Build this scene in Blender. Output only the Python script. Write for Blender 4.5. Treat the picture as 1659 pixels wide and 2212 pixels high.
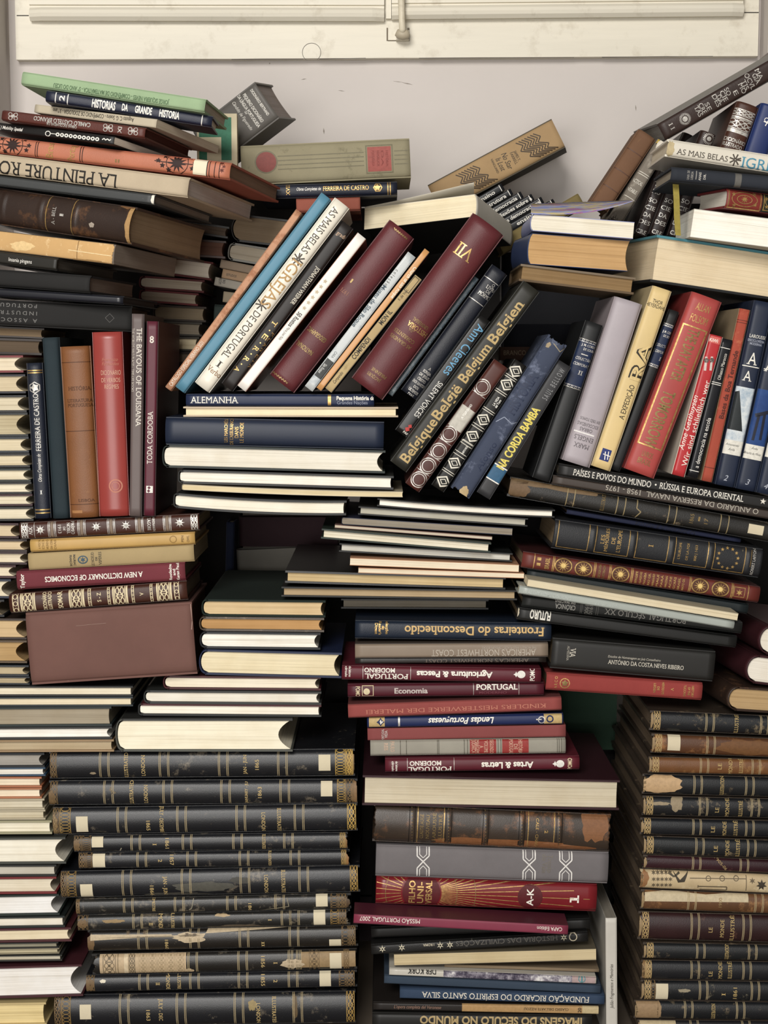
import bpy, bmesh, math, random
from mathutils import Vector, Matrix, noise

# ------------------------------------------------------------------ clear, camera, light, exposure
for _o in list(bpy.data.objects):
    bpy.data.objects.remove(_o)
SC = bpy.context.scene
COL = SC.collection
IW, IH = 1659.0, 2212.0
HFOV = math.radians(28.0)
FPX = (IW / 2) / math.tan(HFOV / 2)
CAM = Vector((0.0, -1.9, 1.20))
PITCH = math.radians(5.6)
cd = bpy.data.cameras.new('camera')
cam = bpy.data.objects.new('camera', cd)
COL.objects.link(cam)
cam.location = CAM
cam.rotation_euler = (math.pi / 2 - PITCH, 0, 0)
cd.sensor_fit = 'HORIZONTAL'
cd.sensor_width = 36.0
cd.lens = 18.0 / math.tan(HFOV / 2)
cd.clip_start = 0.05
SC.camera = cam

SC.view_settings.view_transform = 'Standard'
SC.view_settings.look = 'None'
SC.view_settings.gamma = 1.0
SC.view_settings.use_curve_mapping = False
SC.view_settings.exposure = 0.0

w = bpy.data.worlds.new('room_air')
SC.world = w
w.use_nodes = True
w.node_tree.nodes['Background'].inputs[0].default_value = (1.0, 0.95, 0.88, 1)
w.node_tree.nodes['Background'].inputs[1].default_value = 0.16


def area_lamp(name, loc, target, sx, sy, power, color):
    ld = bpy.data.lights.new(name, 'AREA')
    ld.shape = 'RECTANGLE'
    ld.size, ld.size_y = sx, sy
    ld.energy = power
    ld.color = color
    o = bpy.data.objects.new(name, ld)
    COL.objects.link(o)
    o.location = loc
    o.rotation_euler = (Vector(target) - Vector(loc)).to_track_quat('-Z', 'Y').to_euler()
    return o


area_lamp('ceiling_lamp', (-0.75, -3.3, 2.7), (0.0, 0.1, 1.0), 1.4, 1.1, 118.0, (1.0, 0.97, 0.925))
area_lamp('fill_light', (-0.7, -3.6, 0.95), (0.0, 0.1, 0.85), 1.8, 1.2, 66.0, (1.0, 0.975, 0.94))  # added fill light from behind the viewpoint, lifts the lower books

# ------------------------------------------------------------------ camera rays: a pixel of the frame onto the plane y = Y
_f = Vector((0, math.cos(PITCH), -math.sin(PITCH)))
_u = Vector((0, math.sin(PITCH), math.cos(PITCH)))


def at(x, y, Y=0.0):
    d = Vector((1, 0, 0)) * ((x - IW / 2) / FPX) + _f + _u * ((IH / 2 - y) / FPX)
    return CAM + d * ((Y - CAM.y) / d.y)


def lin(h):
    h = h.lstrip('#')
    out = []
    for i in (0, 2, 4):
        c = int(h[i:i + 2], 16) / 255.0
        out.append(c / 12.92 if c <= 0.04045 else ((c + 0.055) / 1.055) ** 2.4)
    g = 0.3 * out[0] + 0.55 * out[1] + 0.15 * out[2]
    return [c * 0.90 + g * 0.10 for c in out]


def rgba(h, k=1.0):
    return tuple(min(1.0, c * k) for c in lin(h)) + (1.0,)


# ------------------------------------------------------------------ materials
_M = {}


def _nodes(name):
    m = bpy.data.materials.new(name)
    m.use_nodes = True
    nt = m.node_tree
    return m, nt, nt.nodes, nt.links, nt.nodes['Principled BSDF']


def _noise(N, K, vec, scale, detail=4.0, rough=0.6, rnd=None):
    n = N.new('ShaderNodeTexNoise')
    n.noise_dimensions = '4D'
    n.inputs['Scale'].default_value = scale
    n.inputs['Detail'].default_value = detail
    n.inputs['Roughness'].default_value = rough
    K.new(vec, n.inputs['Vector'])
    if rnd is not None:
        K.new(rnd, n.inputs['W'])
    return n.outputs['Fac']


def _ramp(N, K, fac, stops):
    r = N.new('ShaderNodeValToRGB')
    e = r.color_ramp.elements
    while len(e) < len(stops):
        e.new(0.5)
    for i, (p, c) in enumerate(stops):
        e[i].position = p
        e[i].color = c if len(c) == 4 else tuple(c) + (1,)
    K.new(fac, r.inputs[0])
    return r.outputs[0]


def _mix(N, K, fac, a, b, mode='MIX'):
    m = N.new('ShaderNodeMix')
    m.data_type = 'RGBA'
    m.blend_type = mode
    if isinstance(fac, float):
        m.inputs[0].default_value = fac
    else:
        K.new(fac, m.inputs[0])
    for sock, v in ((m.inputs[6], a), (m.inputs[7], b)):
        if isinstance(v, tuple):
            sock.default_value = v
        else:
            K.new(v, sock)
    return m.outputs[2]


def _bump(N, K, P, h, strength, dist):
    b = N.new('ShaderNodeBump')
    b.inputs['Strength'].default_value = strength
    b.inputs['Distance'].default_value = dist
    K.new(h, b.inputs['Height'])
    K.new(b.outputs[0], P.inputs['Normal'])


def _coords(N, K, scale=None):
    tc = N.new('ShaderNodeTexCoord')
    oi = N.new('ShaderNodeObjectInfo')
    ml = N.new('ShaderNodeMath')
    ml.operation = 'MULTIPLY'
    ml.inputs[1].default_value = 37.0
    K.new(oi.outputs['Random'], ml.inputs[0])
    out = tc.outputs['Object']
    if scale:
        mp = N.new('ShaderNodeMapping')
        mp.inputs['Scale'].default_value = scale
        K.new(out, mp.inputs['Vector'])
        out = mp.outputs[0]
    return out, ml.outputs[0], tc.outputs['Object']


KIND = {  # roughness, bump noise scale, bump strength, colour variation
    'cloth': (0.8, 1500.0, 0.35, 0.10), 'leather': (0.48, 700.0, 0.35, 0.12), 'old': (0.40, 900.0, 0.28, 0.25),
    'gloss': (0.3, 60.0, 0.03, 0.05), 'smooth': (0.5, 300.0, 0.06, 0.08), 'paper': (0.8, 250.0, 0.10, 0.08),
}


def cover_mat(hexc, kind='smooth', wear=None, amount=0.0):
    key = ('c', hexc, kind, wear, amount)
    if key in _M:
        return _M[key]
    rough, bs, bst, var = KIND[kind]
    m, nt, N, K, P = _nodes('%s_%s' % (kind, hexc))
    vec, rnd, _ = _coords(N, K)
    low = _noise(N, K, vec, 14.0, 5.0, 0.65, rnd)
    col = _ramp(N, K, low, [(0.3, rgba(hexc, 1 - var)), (0.7, rgba(hexc, 1 + var))])
    if kind == 'old' and wear is None:
        wear, amount = '7a6a55', 0.25
    rsock = None
    if wear:
        big = _noise(N, K, vec, 38.0, 9.0, 0.72, rnd)
        p = 0.635 - 0.2 * amount
        msk = _ramp(N, K, big, [(p, (0, 0, 0)), (p + 0.10, (1, 1, 1))])
        vec2, _, _ = _coords(N, K, (60.0, 320.0, 60.0))
        fine = _noise(N, K, vec2, 1.0, 6.0, 0.75, rnd)
        msk2 = _ramp(N, K, fine, [(0.63, (0, 0, 0)), (0.74, (0.7, 0.7, 0.7))])
        both = _mix(N, K, 1.0, msk, msk2, 'LIGHTEN')
        col = _mix(N, K, both, col, rgba(wear))
    K.new(col, P.inputs['Base Color'])
    P.inputs['Roughness'].default_value = rough
    P.inputs['Specular IOR Level'].default_value = 0.5 if kind == 'old' else 0.35
    grain = _noise(N, K, vec, bs, 3.0, 0.6, rnd)
    _bump(N, K, P, grain, bst, 0.0006)
    _M[key] = m
    return m


def page_mat(hexc, axis='v', contrast=0.16):
    key = ('p', hexc, axis, contrast)
    if key in _M:
        return _M[key]
    m, nt, N, K, P = _nodes('pages_%s_%s' % (axis, hexc))
    sc = (5.0, 1300.0, 5.0) if axis == 'v' else (5.0, 5.0, 1300.0)
    vec, rnd, raw = _coords(N, K, sc)
    lines = _noise(N, K, vec, 1.0, 3.0, 0.7, rnd)
    sc2 = (2.0, 260.0, 2.0) if axis == 'v' else (2.0, 2.0, 260.0)
    vec2, _, _ = _coords(N, K, sc2)
    thick = _noise(N, K, vec2, 1.0, 2.0, 0.5, rnd)
    blot = _noise(N, K, raw, 22.0, 4.0, 0.6, rnd)
    c1 = _ramp(N, K, lines, [(0.28, rgba(hexc, 1.22 - 2.0 * contrast)), (0.5, rgba(hexc, 1.22)), (0.75, rgba(hexc, 1.22 + 0.5 * contrast))])
    c2 = _ramp(N, K, thick, [(0.3, (0.80, 0.78, 0.75)), (0.44, (1, 1, 1)), (0.8, (1, 1, 1))])
    c3 = _ramp(N, K, blot, [(0.25, (0.90, 0.87, 0.82)), (0.6, (1, 1, 1))])
    col = _mix(N, K, 1.0, c1, c2, 'MULTIPLY')
    col = _mix(N, K, 1.0, col, c3, 'MULTIPLY')
    K.new(col, P.inputs['Base Color'])
    P.inputs['Roughness'].default_value = 0.9
    P.inputs['Specular IOR Level'].default_value = 0.1
    _bump(N, K, P, lines, 0.5, 0.0007)
    _M[key] = m
    return m


INKS = {'gold': ('c9a25a', 0.35, 0.55), 'dgold': ('8f7645', 0.4, 0.4), 'silver': ('c9c4bb', 0.4, 0.3), 'white': ('e6e2d8', 0.6, 0), 'black': ('17140f', 0.6, 0)}


def ink_mat(c):
    key = ('i', c)
    if key in _M:
        return _M[key]
    h, r, met = INKS.get(c, (c, 0.55, 0.0))
    m, nt, N, K, P = _nodes('print_' + c)
    vec, rnd, _ = _coords(N, K)
    n = _noise(N, K, vec, 240.0, 4.0, 0.7, rnd)
    lo = 0.55 if met else 0.86
    K.new(_ramp(N, K, n, [(0.35, rgba(h, lo)), (0.6, rgba(h, 1.05))]), P.inputs['Base Color'])
    P.inputs['Roughness'].default_value = r
    P.inputs['Metallic'].default_value = met
    P.inputs['Specular IOR Level'].default_value = 0.3
    _M[key] = m
    return m


def photo_mat(name, cols, scale, stretch=(1, 1, 1)):
    key = ('f', name)
    if key in _M:
        return _M[key]
    m, nt, N, K, P = _nodes(name)
    vec, rnd, _ = _coords(N, K, stretch)
    n = _noise(N, K, vec, scale, 6.0, 0.7, rnd)
    K.new(_ramp(N, K, n, [(0.32 + 0.36 * i / (len(cols) - 1), rgba(c)) for i, c in enumerate(cols)]), P.inputs['Base Color'])
    P.inputs['Roughness'].default_value = 0.6
    P.inputs['Specular IOR Level'].default_value = 0.2
    _M[key] = m
    return m


# ------------------------------------------------------------------ mesh helpers
def link(name, bm, mats, parent=None, smooth=False):
    bmesh.ops.recalc_face_normals(bm, faces=[f for f in bm.faces if f.tag is False])
    me = bpy.data.meshes.new(name)
    bm.to_mesh(me)
    bm.free()
    for m in (mats if isinstance(mats, (list, tuple)) else [mats]):
        me.materials.append(m)
    if smooth:
        me.shade_smooth()
    o = bpy.data.objects.new(name, me)
    COL.objects.link(o)
    if parent is not None:
        o.parent = parent
    return o


def lattice(bm, na, nb, nc, f, mi=0):
    """closed box surface of na x nb x nc cells, each vertex placed by f(a, b, c) with a, b, c in 0..1"""
    V = {}

    def v(i, j, k):
        if (i, j, k) not in V:
            V[(i, j, k)] = bm.verts.new(f(i / na, j / nb, k / nc))
        return V[(i, j, k)]

    def q(*t):
        fc = bm.faces.new([v(*x) for x in t])
        fc.material_index = mi

    for i in range(na):
        for j in range(nb):
            for k in (0, nc):
                q((i, j, k), (i + 1, j, k), (i + 1, j + 1, k), (i, j + 1, k))
    for i in range(na):
        for k in range(nc):
            for j in (0, nb):
                q((i, j, k), (i + 1, j, k), (i + 1, j, k + 1), (i, j, k + 1))
    for j in range(nb):
        for k in range(nc):
            for i in (0, na):
                q((i, j, k), (i, j + 1, k), (i, j + 1, k + 1), (i, j, k + 1))
    return V


def box(bm, lo, hi, mi=0):
    return lattice(bm, 1, 1, 1, lambda a, b, c: Vector((lo[0] + a * (hi[0] - lo[0]), lo[1] + b * (hi[1] - lo[1]), lo[2] + c * (hi[2] - lo[2]))), mi)


# ------------------------------------------------------------------ lettering
_G = {}


def glyphs(s, style=''):
    """triangles of a line of text: x in -0.5..0.5, baseline at -0.5, cap height at +0.5"""
    key = (s, style)
    if key in _G:
        return _G[key]
    cu = bpy.data.curves.new('lettering', 'FONT')
    cu.body = s
    cu.resolution_u = 3
    if 'b' in style:
        cu.offset = 0.018
    if 'h' in style:
        cu.offset = 0.032
    if 'i' in style:
        cu.shear = 0.28
    if 'w' in style:
        cu.space_character = 1.5
    ob = bpy.data.objects.new('lettering', cu)
    me = bpy.data.meshes.new_from_object(ob)
    vs = [(v.co.x, v.co.y) for v in me.vertices]
    ps = [[vs[i] for i in p.vertices] for p in me.polygons]
    bpy.data.objects.remove(ob)
    bpy.data.curves.remove(cu)
    bpy.data.meshes.remove(me)
    if not ps:
        _G[key] = []
        return []
    H = 0.682
    if 's' in style and not all(ch in '0123456789 -' for ch in s):  # slab feet and heads on upright strokes
        def runs(y):
            seg = []
            for p in ps:
                xs = []
                for k in range(len(p)):
                    (x0, y0), (x1, y1) = p[k], p[(k + 1) % len(p)]
                    if (y0 - y) * (y1 - y) < 0:
                        xs.append(x0 + (x1 - x0) * (y - y0) / (y1 - y0))
                if len(xs) >= 2:
                    seg.append([min(xs), max(xs)])
            seg.sort()
            out = []
            for a in seg:
                if out and a[0] <= out[-1][1] + 0.002:
                    out[-1][1] = max(out[-1][1], a[1])
                else:
                    out.append(a)
            return out
        extra = []
        for y1, y2, yb in ((0.012, 0.10, 0.0), (H - 0.012, H - 0.10, H - 0.05)):
            r2 = runs(y2)
            for a in runs(y1):
                wd = a[1] - a[0]
                if wd > 0.2:
                    continue
                for b in r2:
                    wb = b[1] - b[0]
                    if b[0] - 0.06 < a[1] and b[1] + 0.06 > a[0] and abs(wb - wd) < 0.35 * max(wd, 0.02):
                        extra.append([(a[0] - 0.075, yb), (a[1] + 0.075, yb), (a[1] + 0.075, yb + 0.05), (a[0] - 0.075, yb + 0.05)])
                        break
        ps = ps + extra
    x0 = min(x for p in ps for x, _ in p)
    x1 = max(x for p in ps for x, _ in p)
    ww = max(1e-4, x1 - x0)
    res = [[((x - x0) / ww - 0.5, y / H - 0.5) for x, y in p] for p in ps]
    _G[key] = res
    return res


# printed things on a spine: every item returns polygons in the photograph's pixels, relative to the spine's own axes
def t(s, x, y, ln, h, rot=0, c='gold', st='b'):
    return ('t', s, x, y, ln, h, rot, c, st)


def bd(*xs, w=2.0, c='gold', q=(-0.5, 0.5)):
    return ('b', xs, w, c, q)


def bx(x0, x1, q0, q1, c, lay=0):
    return ('x', x0, x1, q0, q1, c, lay)


def fr(x0, x1, q0, q1, c, w=1.5):
    return ('f', x0, x1, q0, q1, c, w)


def disc(x, y, r, c, lay=1, n=28):
    return ('p', x, y, [(r * math.cos(6.2832 * k / n), r * math.sin(6.2832 * k / n)) for k in range(n)], c, lay)


def ring(x, y, r, wd, c, n=32, ry=None):
    ry = ry or r
    out = []
    for k in range(n):
        a, b = 6.2832 * k / n, 6.2832 * (k + 1) / n
        ri, rj = r - wd, ry - wd
        out.append([(r * math.cos(a), ry * math.sin(a)), (r * math.cos(b), ry * math.sin(b)), (ri * math.cos(b), rj * math.sin(b)), (ri * math.cos(a), rj * math.sin(a))])
    return ('m', x, y, out, c, 1)


def star(x, y, r, n, c, inner=0.4, a0=1.5708, lay=1):
    pts = []
    for k in range(2 * n):
        a = a0 + math.pi * k / n
        rr = r if k % 2 == 0 else r * inner
        pts.append((rr * math.cos(a), rr * math.sin(a)))
    return ('m', x, y, [[(0, 0), pts[k], pts[(k + 1) % (2 * n)]] for k in range(2 * n)], c, lay)


def rays(x, y, r0, r1, n, wd, c, a0=0.0, a1=6.2832, clipq=None):
    out = []
    for k in range(n):
        a = a0 + (a1 - a0) * k / max(1, n - (0 if a1 - a0 > 6.28 else 1))
        ca, sa = math.cos(a), math.sin(a)
        rr = r1
        if clipq is not None and abs(sa) > 1e-3:
            rr = min(r1, clipq / abs(sa))
        if rr <= r0:
            continue
        h = wd / 2
        out.append([(r0 * ca + h * sa, r0 * sa - h * ca), (rr * ca + h * sa, rr * sa - h * ca), (rr * ca - h * sa, rr * sa + h * ca), (r0 * ca - h * sa, r0 * sa + h * ca)])
    return ('m', x, y, out, c, 1)


def poly(x, y, pts, c, lay=1):
    return ('p', x, y, pts, c, lay)


def line(pts, wd, c):
    """a drawn polyline in image pixels"""
    return ('l', pts, wd, c)


def blob(x, y, rx, ry, c, seed=1, lay=0, n=30, rag=0.35):
    r = random.Random(seed)
    ph = [r.uniform(0, 6.28) for _ in range(4)]
    pts = []
    for k in range(n):
        a = 6.2832 * k / n
        f = 1 + rag * (0.5 * math.sin(2 * a + ph[0]) + 0.4 * math.sin(5 * a + ph[1]) + 0.35 * math.sin(9 * a + ph[2])) * 0.6 + r.uniform(-0.06, 0.06)
        pts.append((rx * f * math.cos(a), ry * f * math.sin(a)))
    return ('m', x, y, [[(0, 0), pts[k], pts[(k + 1) % n]] for k in range(n)], c, lay)


def lace(xa, xb, c, rows=6, wd=1.2, kind=0):
    """a gilt ornament across the whole spine between two places on its length"""
    return ('o', xa, xb, c, rows, wd, kind)


PHOTO = {}


class Front:
    """maps photograph pixels on the front face of a book to metres along it (s) and across it (q)"""

    def __init__(self, fr_, Y):
        x0, y0, x1, y1, tp = fr_
        Ya, Yb = Y if isinstance(Y, tuple) else (Y, Y)
        self.x0, self.y0, self.x1, self.y1, self.tp = fr_
        self.lp = math.hypot(x1 - x0, y1 - y0)
        self.dx, self.dy = (x1 - x0) / self.lp, (y1 - y0) / self.lp
        self.A, self.B = at(x0, y0, Ya), at(x1, y1, Yb)
        vx, vy = self.dy, -self.dx
        mx, my, mY = (x0 + x1) / 2, (y0 + y1) / 2, (Ya + Yb) / 2
        self.T = (at(mx + vx * tp / 2, my + vy * tp / 2, mY) - at(mx - vx * tp / 2, my - vy * tp / 2, mY)).length
        self.L = (self.B - self.A).length
        self.ms, self.mq = self.L / self.lp, self.T / tp
        self.horiz = abs(self.dx) >= abs(self.dy)

    def sq(self, x, y):
        s = (x - self.x0) * self.dx + (y - self.y0) * self.dy
        q = (x - self.x0) * self.dy - (y - self.y0) * self.dx
        return s, q

    def along(self, c):
        return (c - self.x0) / self.dx if self.horiz else (c - self.y0) / self.dy


def item_polys(F, it):
    k = it[0]
    res = []
    tp = F.tp
    if k == 't':
        _, s, x, y, ln, h, rot, c, st = it
        s0, q0 = F.sq(x, y)
        ca, sa = math.cos(math.radians(rot)), math.sin(math.radians(rot))
        P = [[(s0 + gx * ln * ca - gy * h * sa, q0 + gx * ln * sa + gy * h * ca) for gx, gy in p] for p in glyphs(s, st)]
        return [(P, c, 5 if 'u' in st else 2)]
    if k == 'b':
        _, xs, wd, c, q = it
        for xx in xs:
            s = F.along(xx)
            res.append([(s - wd / 2, q[0] * tp), (s + wd / 2, q[0] * tp), (s + wd / 2, q[1] * tp), (s - wd / 2, q[1] * tp)])
        return [(res, c, 1)]
    if k == 'x':
        _, xa, xb, q0, q1, c, lay = it
        a, b = F.along(xa), F.along(xb)
        return [([[(a, q0 * tp), (b, q0 * tp), (b, q1 * tp), (a, q1 * tp)]], c, lay)]
    if k == 'f':
        _, xa, xb, q0, q1, c, wd = it
        a, b = sorted((F.along(xa), F.along(xb)))
        q0, q1 = q0 * tp, q1 * tp
        for p in ((a, a + wd, q0, q1), (b - wd, b, q0, q1), (a + wd, b - wd, q0, q0 + wd), (a + wd, b - wd, q1 - wd, q1)):
            res.append([(p[0], p[2]), (p[1], p[2]), (p[1], p[3]), (p[0], p[3])])
        return [(res, c, 1)]
    if k in 'pm':
        _, x, y, pts, c, lay = it
        s0, q0 = F.sq(x, y)
        ps = [pts] if k == 'p' else pts
        return [([[(s0 + a, q0 + b) for a, b in p] for p in ps], c, lay)]
    if k == 'l':
        _, pts, wd, c = it
        sq = [F.sq(*p) for p in pts]
        for (a, b), (e, f) in zip(sq[:-1], sq[1:]):
            l = math.hypot(e - a, f - b) or 1
            nx, ny = -(f - b) / l * wd / 2, (e - a) / l * wd / 2
            res.append([(a + nx, b + ny), (a - nx, b - ny), (e - nx, f - ny), (e + nx, f + ny)])
        return [(res, c, 1)]
    if k == 'o':
        _, xa, xb, c, rows, wd, kind = it
        a, b = sorted((F.along(xa), F.along(xb)))
        m, rr = (a + b) / 2, (b - a) / 2
        out = []
        for e in (a, b - wd):
            res.append([(e, -tp / 2), (e + wd, -tp / 2), (e + wd, tp / 2), (e, tp / 2)])
        out.append((res, c, 1))
        st = tp / rows
        ms = []
        for i in range(rows):
            q = -tp / 2 + st * (i + 0.5)
            r = min(rr * 0.8, st * 0.52)
            for j in range(14):
                A, B = 6.2832 * j / 14, 6.2832 * (j + 1) / 14
                sx = rr * 0.82
                ms.append([(m + sx * math.cos(A), q + r * math.sin(A)), (m + sx * math.cos(B), q + r * math.sin(B)),
                           (m + (sx - wd) * math.cos(B), q + (r - wd * .7) * math.sin(B)), (m + (sx - wd) * math.cos(A), q + (r - wd * .7) * math.sin(A))])
            if kind == 1:
                d = min(rr, st) * 0.26
                ms.append([(m - d, q), (m, q - d), (m + d, q), (m, q + d)])
                for sg in (-1, 1):
                    e = rr * 0.55 * sg
                    ms.append([(m + e - wd, q + st / 2), (m + e + wd, q + st / 2), (m + wd / 2, q), (m - wd / 2, q)])
                    ms.append([(m + e - wd, q - st / 2), (m + e + wd, q - st / 2), (m + wd / 2, q), (m - wd / 2, q)])
        out.append((ms, c, 2))
        return out
    return []


# ------------------------------------------------------------------ one book
SPEC = {'hard': (0.0026, 0.0030), 'soft': (0.0007, 0.0002), 'folio': (0.0030, 0.0042)}
GROUP = ['books']
CUT = {}  # millimetres taken off a book where it would press into its neighbour: lower face, upper face, start, end


def book(label, front, Y=0.0, d=0.2, ty='S', cov=('333333', 'smooth'), spine=None, pages='cfc4ac', make='hard', bulge=None,
         items=(), stickers=(), tilt=0.0, sag=0.0, rough_ends=0.0, ribs=(), name=None, part_labels=None, conc=None, board2=None, extra=None, base=0):
    F = Front(front, Y)
    cv0, cv1, cu0, cu1 = [c / 1000.0 for c in CUT.get(label, (0, 0, 0, 0))]
    L, T, D = F.L - cu0 - cu1, F.T - 0.0005 - cv0 - cv1, d
    qsh = (cv0 - cv1) / 2
    U = (F.B - F.A).normalized()
    Wd = Vector((0, 1, 0)) - U * U.y
    Wd.normalize()
    Vv = U.cross(Wd)
    if tilt:
        R = Matrix.Rotation(math.radians(tilt), 3, U)
        Wd, Vv = R @ Wd, R @ Vv
    A0 = F.A + U * cu0 + Vv * qsh
    M = Matrix(((U.x, Vv.x, Wd.x, A0.x), (U.y, Vv.y, Wd.y, A0.y), (U.z, Vv.z, Wd.z, A0.z), (0, 0, 0, 1)))
    root = bpy.data.objects.new(name or ('paperback_book' if make == 'soft' else 'hardcover_book'), None)
    root.empty_display_size = 0.02
    COL.objects.link(root)
    root.matrix_world = M
    root['label'] = label
    root['category'] = 'book'
    root['group'] = GROUP[0]
    bt, ins = SPEC[make]
    bt = min(bt, T * 0.16)
    if bulge is None:
        bulge = 0.10 if make != 'soft' else 0.015
    sb = bulge * T
    cc = (conc if conc is not None else (0.10 if make != 'soft' else 0.0)) * T
    jt = 0.005 if make != 'soft' else 0.0012
    sg = sag * F.mq
    rn = random.Random(label)
    seed = Vector((rn.uniform(0, 90), rn.uniform(0, 90), 0))
    if ty in 'SE':
        Ha, Wb, Tc = L, D, T
    elif ty in 'LR':
        Ha, Wb, Tc = D, L, T
    else:
        Ha, Wb, Tc = T, L, D

    def m(a, b, c):
        if ty == 'S':
            u, v, w_ = a, c - T / 2, b
        elif ty == 'E':
            u, v, w_ = a, c - T / 2, D - b
        elif ty == 'L':
            u, v, w_ = b, c - T / 2, a
        elif ty == 'R':
            u, v, w_ = L - b, c - T / 2, a
        else:
            u, v, w_ = b, a - Ha / 2, c
        x = u / L
        v += sg * 4 * x * (1 - x)
        return Vector((u, v, w_))

    ribm = [F.along(r) * F.ms - cu0 for r in ribs]

    def ribh(a):
        return sum(0.0016 * math.exp(-((a - r) / 0.0022) ** 2) for r in ribm)

    def bsp(cf, a=None):
        x = abs(2 * cf - 1)
        r = sb * x * x + jt * x ** 10
        if ribm and a is not None:
            r -= ribh(a) * (1 - x ** 6)
        return r

    cm = cover_mat(*cov)
    sm = cover_mat(*(spine or cov))
    pm = page_mat(pages, 'w' if ty == 'F' else 'v')
    bmats = (cm, cover_mat(*board2) if board2 else cm)
    # boards: [0] the one at c = 0 (lower), [1] at c = T (upper)
    b0 = sb + jt * 0.6
    for side in (0, 1):
        bm = bmesh.new()
        c0, c1 = (0.0, bt) if side == 0 else (Tc - bt, Tc)
        lattice(bm, 10, 8, 1, lambda a, b, c: m(a * Ha, b0 + b * (Wb - b0), c0 + c * (c1 - c0)))
        link('cover_board', bm, bmats[side], root)
    # page block
    bm = bmesh.new()
    p0 = max(0.0, bt * 0.5)

    def pg(a, b, c):
        x = 2 * c - 1
        lo = bt + bsp(c) * 0.95
        hi = Wb - ins - cc * (1 - x * x)
        return m(ins + a * (Ha - 2 * ins), lo + b * (hi - lo), bt + c * (Tc - 2 * bt))
    lattice(bm, 10, 10, 10, pg)
    link('page_block', bm, pm, root)
    # spine
    bm = bmesh.new()
    nc = 16
    na = max(24, int(Ha / 0.0025)) if (ribm or rough_ends) else 24
    th = max(bt * 0.6, 0.0005)

    def jag(a, c):
        if not rough_ends:
            return 0.0
        e = -1 if a > 0.5 else 1
        wgt = max(0.0, 1 - min(a, 1 - a) / 0.03)
        return e * wgt * rough_ends * (0.6 + noise.noise(seed + Vector((c * 9, a * 3, 0))) + 0.5 * noise.noise(seed + Vector((c * 31, a * 5, 2))))

    def sp(a, b, c):
        aa = a * Ha + jag(a, c)
        out = bsp(c, aa)
        x = 2 * c - 1
        inner = out + th
        return m(aa, out + b * (inner - out), Tc * (0.5 + 0.5 * x * (1 - b * 2 * th / max(Tc, 4 * th) * abs(x) ** 4)))
    lattice(bm, na, 1, nc, sp)
    mats = [sm]
    for f in bm.faces:
        f.smooth = True
    # what is printed, stamped or stuck on the front face
    if items:
        dm = bmesh.new()
        slot = {}
        for it in items:
            for polys, c, lay in item_polys(F, it):
                if c not in slot:
                    slot[c] = len(mats)
                    mats.append(PHOTO[c] if c in PHOTO else ink_mat(c))
                for p in polys:
                    vs = [dm.verts.new((s * F.ms - cu0, q * F.mq - qsh, 0.00022 + lay * 0.00013)) for s, q in p]
                    try:
                        dm.faces.new(vs).material_index = slot[c]
                    except ValueError:
                        pass
        if ty == 'S':
            for i in range(1, nc):
                bmesh.ops.bisect_plane(dm, geom=dm.verts[:] + dm.edges[:] + dm.faces[:], plane_co=(0, T * (i / nc - 0.5), 0), plane_no=(0, 1, 0))
        if ribm or abs(sag) > 1:
            n = 14
            for i in range(1, n):
                bmesh.ops.bisect_plane(dm, geom=dm.verts[:] + dm.edges[:] + dm.faces[:], plane_co=(L * i / n, 0, 0), plane_no=(1, 0, 0))
        for e in (-1, 1):  # nothing hangs over the edge of the spine
            bmesh.ops.bisect_plane(dm, geom=dm.verts[:] + dm.edges[:] + dm.faces[:], plane_co=(0, e * T * 0.497, 0), plane_no=(0, e, 0), clear_outer=True)
        bmesh.ops.bisect_plane(dm, geom=dm.verts[:] + dm.edges[:] + dm.faces[:], plane_co=(0.0006, 0, 0), plane_no=(-1, 0, 0), clear_outer=True)
        bmesh.ops.bisect_plane(dm, geom=dm.verts[:] + dm.edges[:] + dm.faces[:], plane_co=(L - 0.0006, 0, 0), plane_no=(1, 0, 0), clear_outer=True)
        vm = {}
        for v in dm.verts:
            s, q, z = v.co
            cf = min(1.0, max(0.0, q / T + 0.5))
            if ty == 'S':
                pt = m(s, bsp(cf, s) - z, cf * T)
            else:
                x = s / L
                pt = Vector((s, q + sg * 4 * x * (1 - x), -z))
            vm[v] = bm.verts.new(pt)
        for f in dm.faces:
            try:
                nf = bm.faces.new([vm[v] for v in f.verts])
                nf.material_index = f.material_index
                nf.tag = True
                nf.smooth = False
                if nf.normal.z == 0:
                    nf.normal_update()
                if nf.normal.z > 0:
                    nf.normal_flip()
            except ValueError:
                pass
        dm.free()
    link('spine', bm, mats, root)
    for xa, xb, ya, yb, hc in stickers:
        bm = bmesh.new()
        sqs = [F.sq(xa, ya), F.sq(xb, yb)]
        s0, s1 = sorted(p[0] * F.ms - cu0 for p in sqs)
        q0, q1 = sorted(p[1] * F.mq - qsh for p in sqs)
        q0, q1 = max(q0, -T * 0.49), min(q1, T * 0.49)

        def stf(a, b, c):
            s, q = s0 + a * (s1 - s0), q0 + c * (q1 - q0)
            cf = q / T + 0.5
            return m(s, bsp(cf, s) - 0.0004 - 0.0003 * (1 - b), cf * T)
        lattice(bm, 2, 1, 10, stf)
        link('sticker', bm, cover_mat(hc, 'paper'), root)
    if part_labels:
        for ch in root.children:
            k = ch.name.split('.')[0]
            if k in part_labels:
                ch['label'] = part_labels[k]
    if extra:
        extra(root, M, F)
    return root
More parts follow.
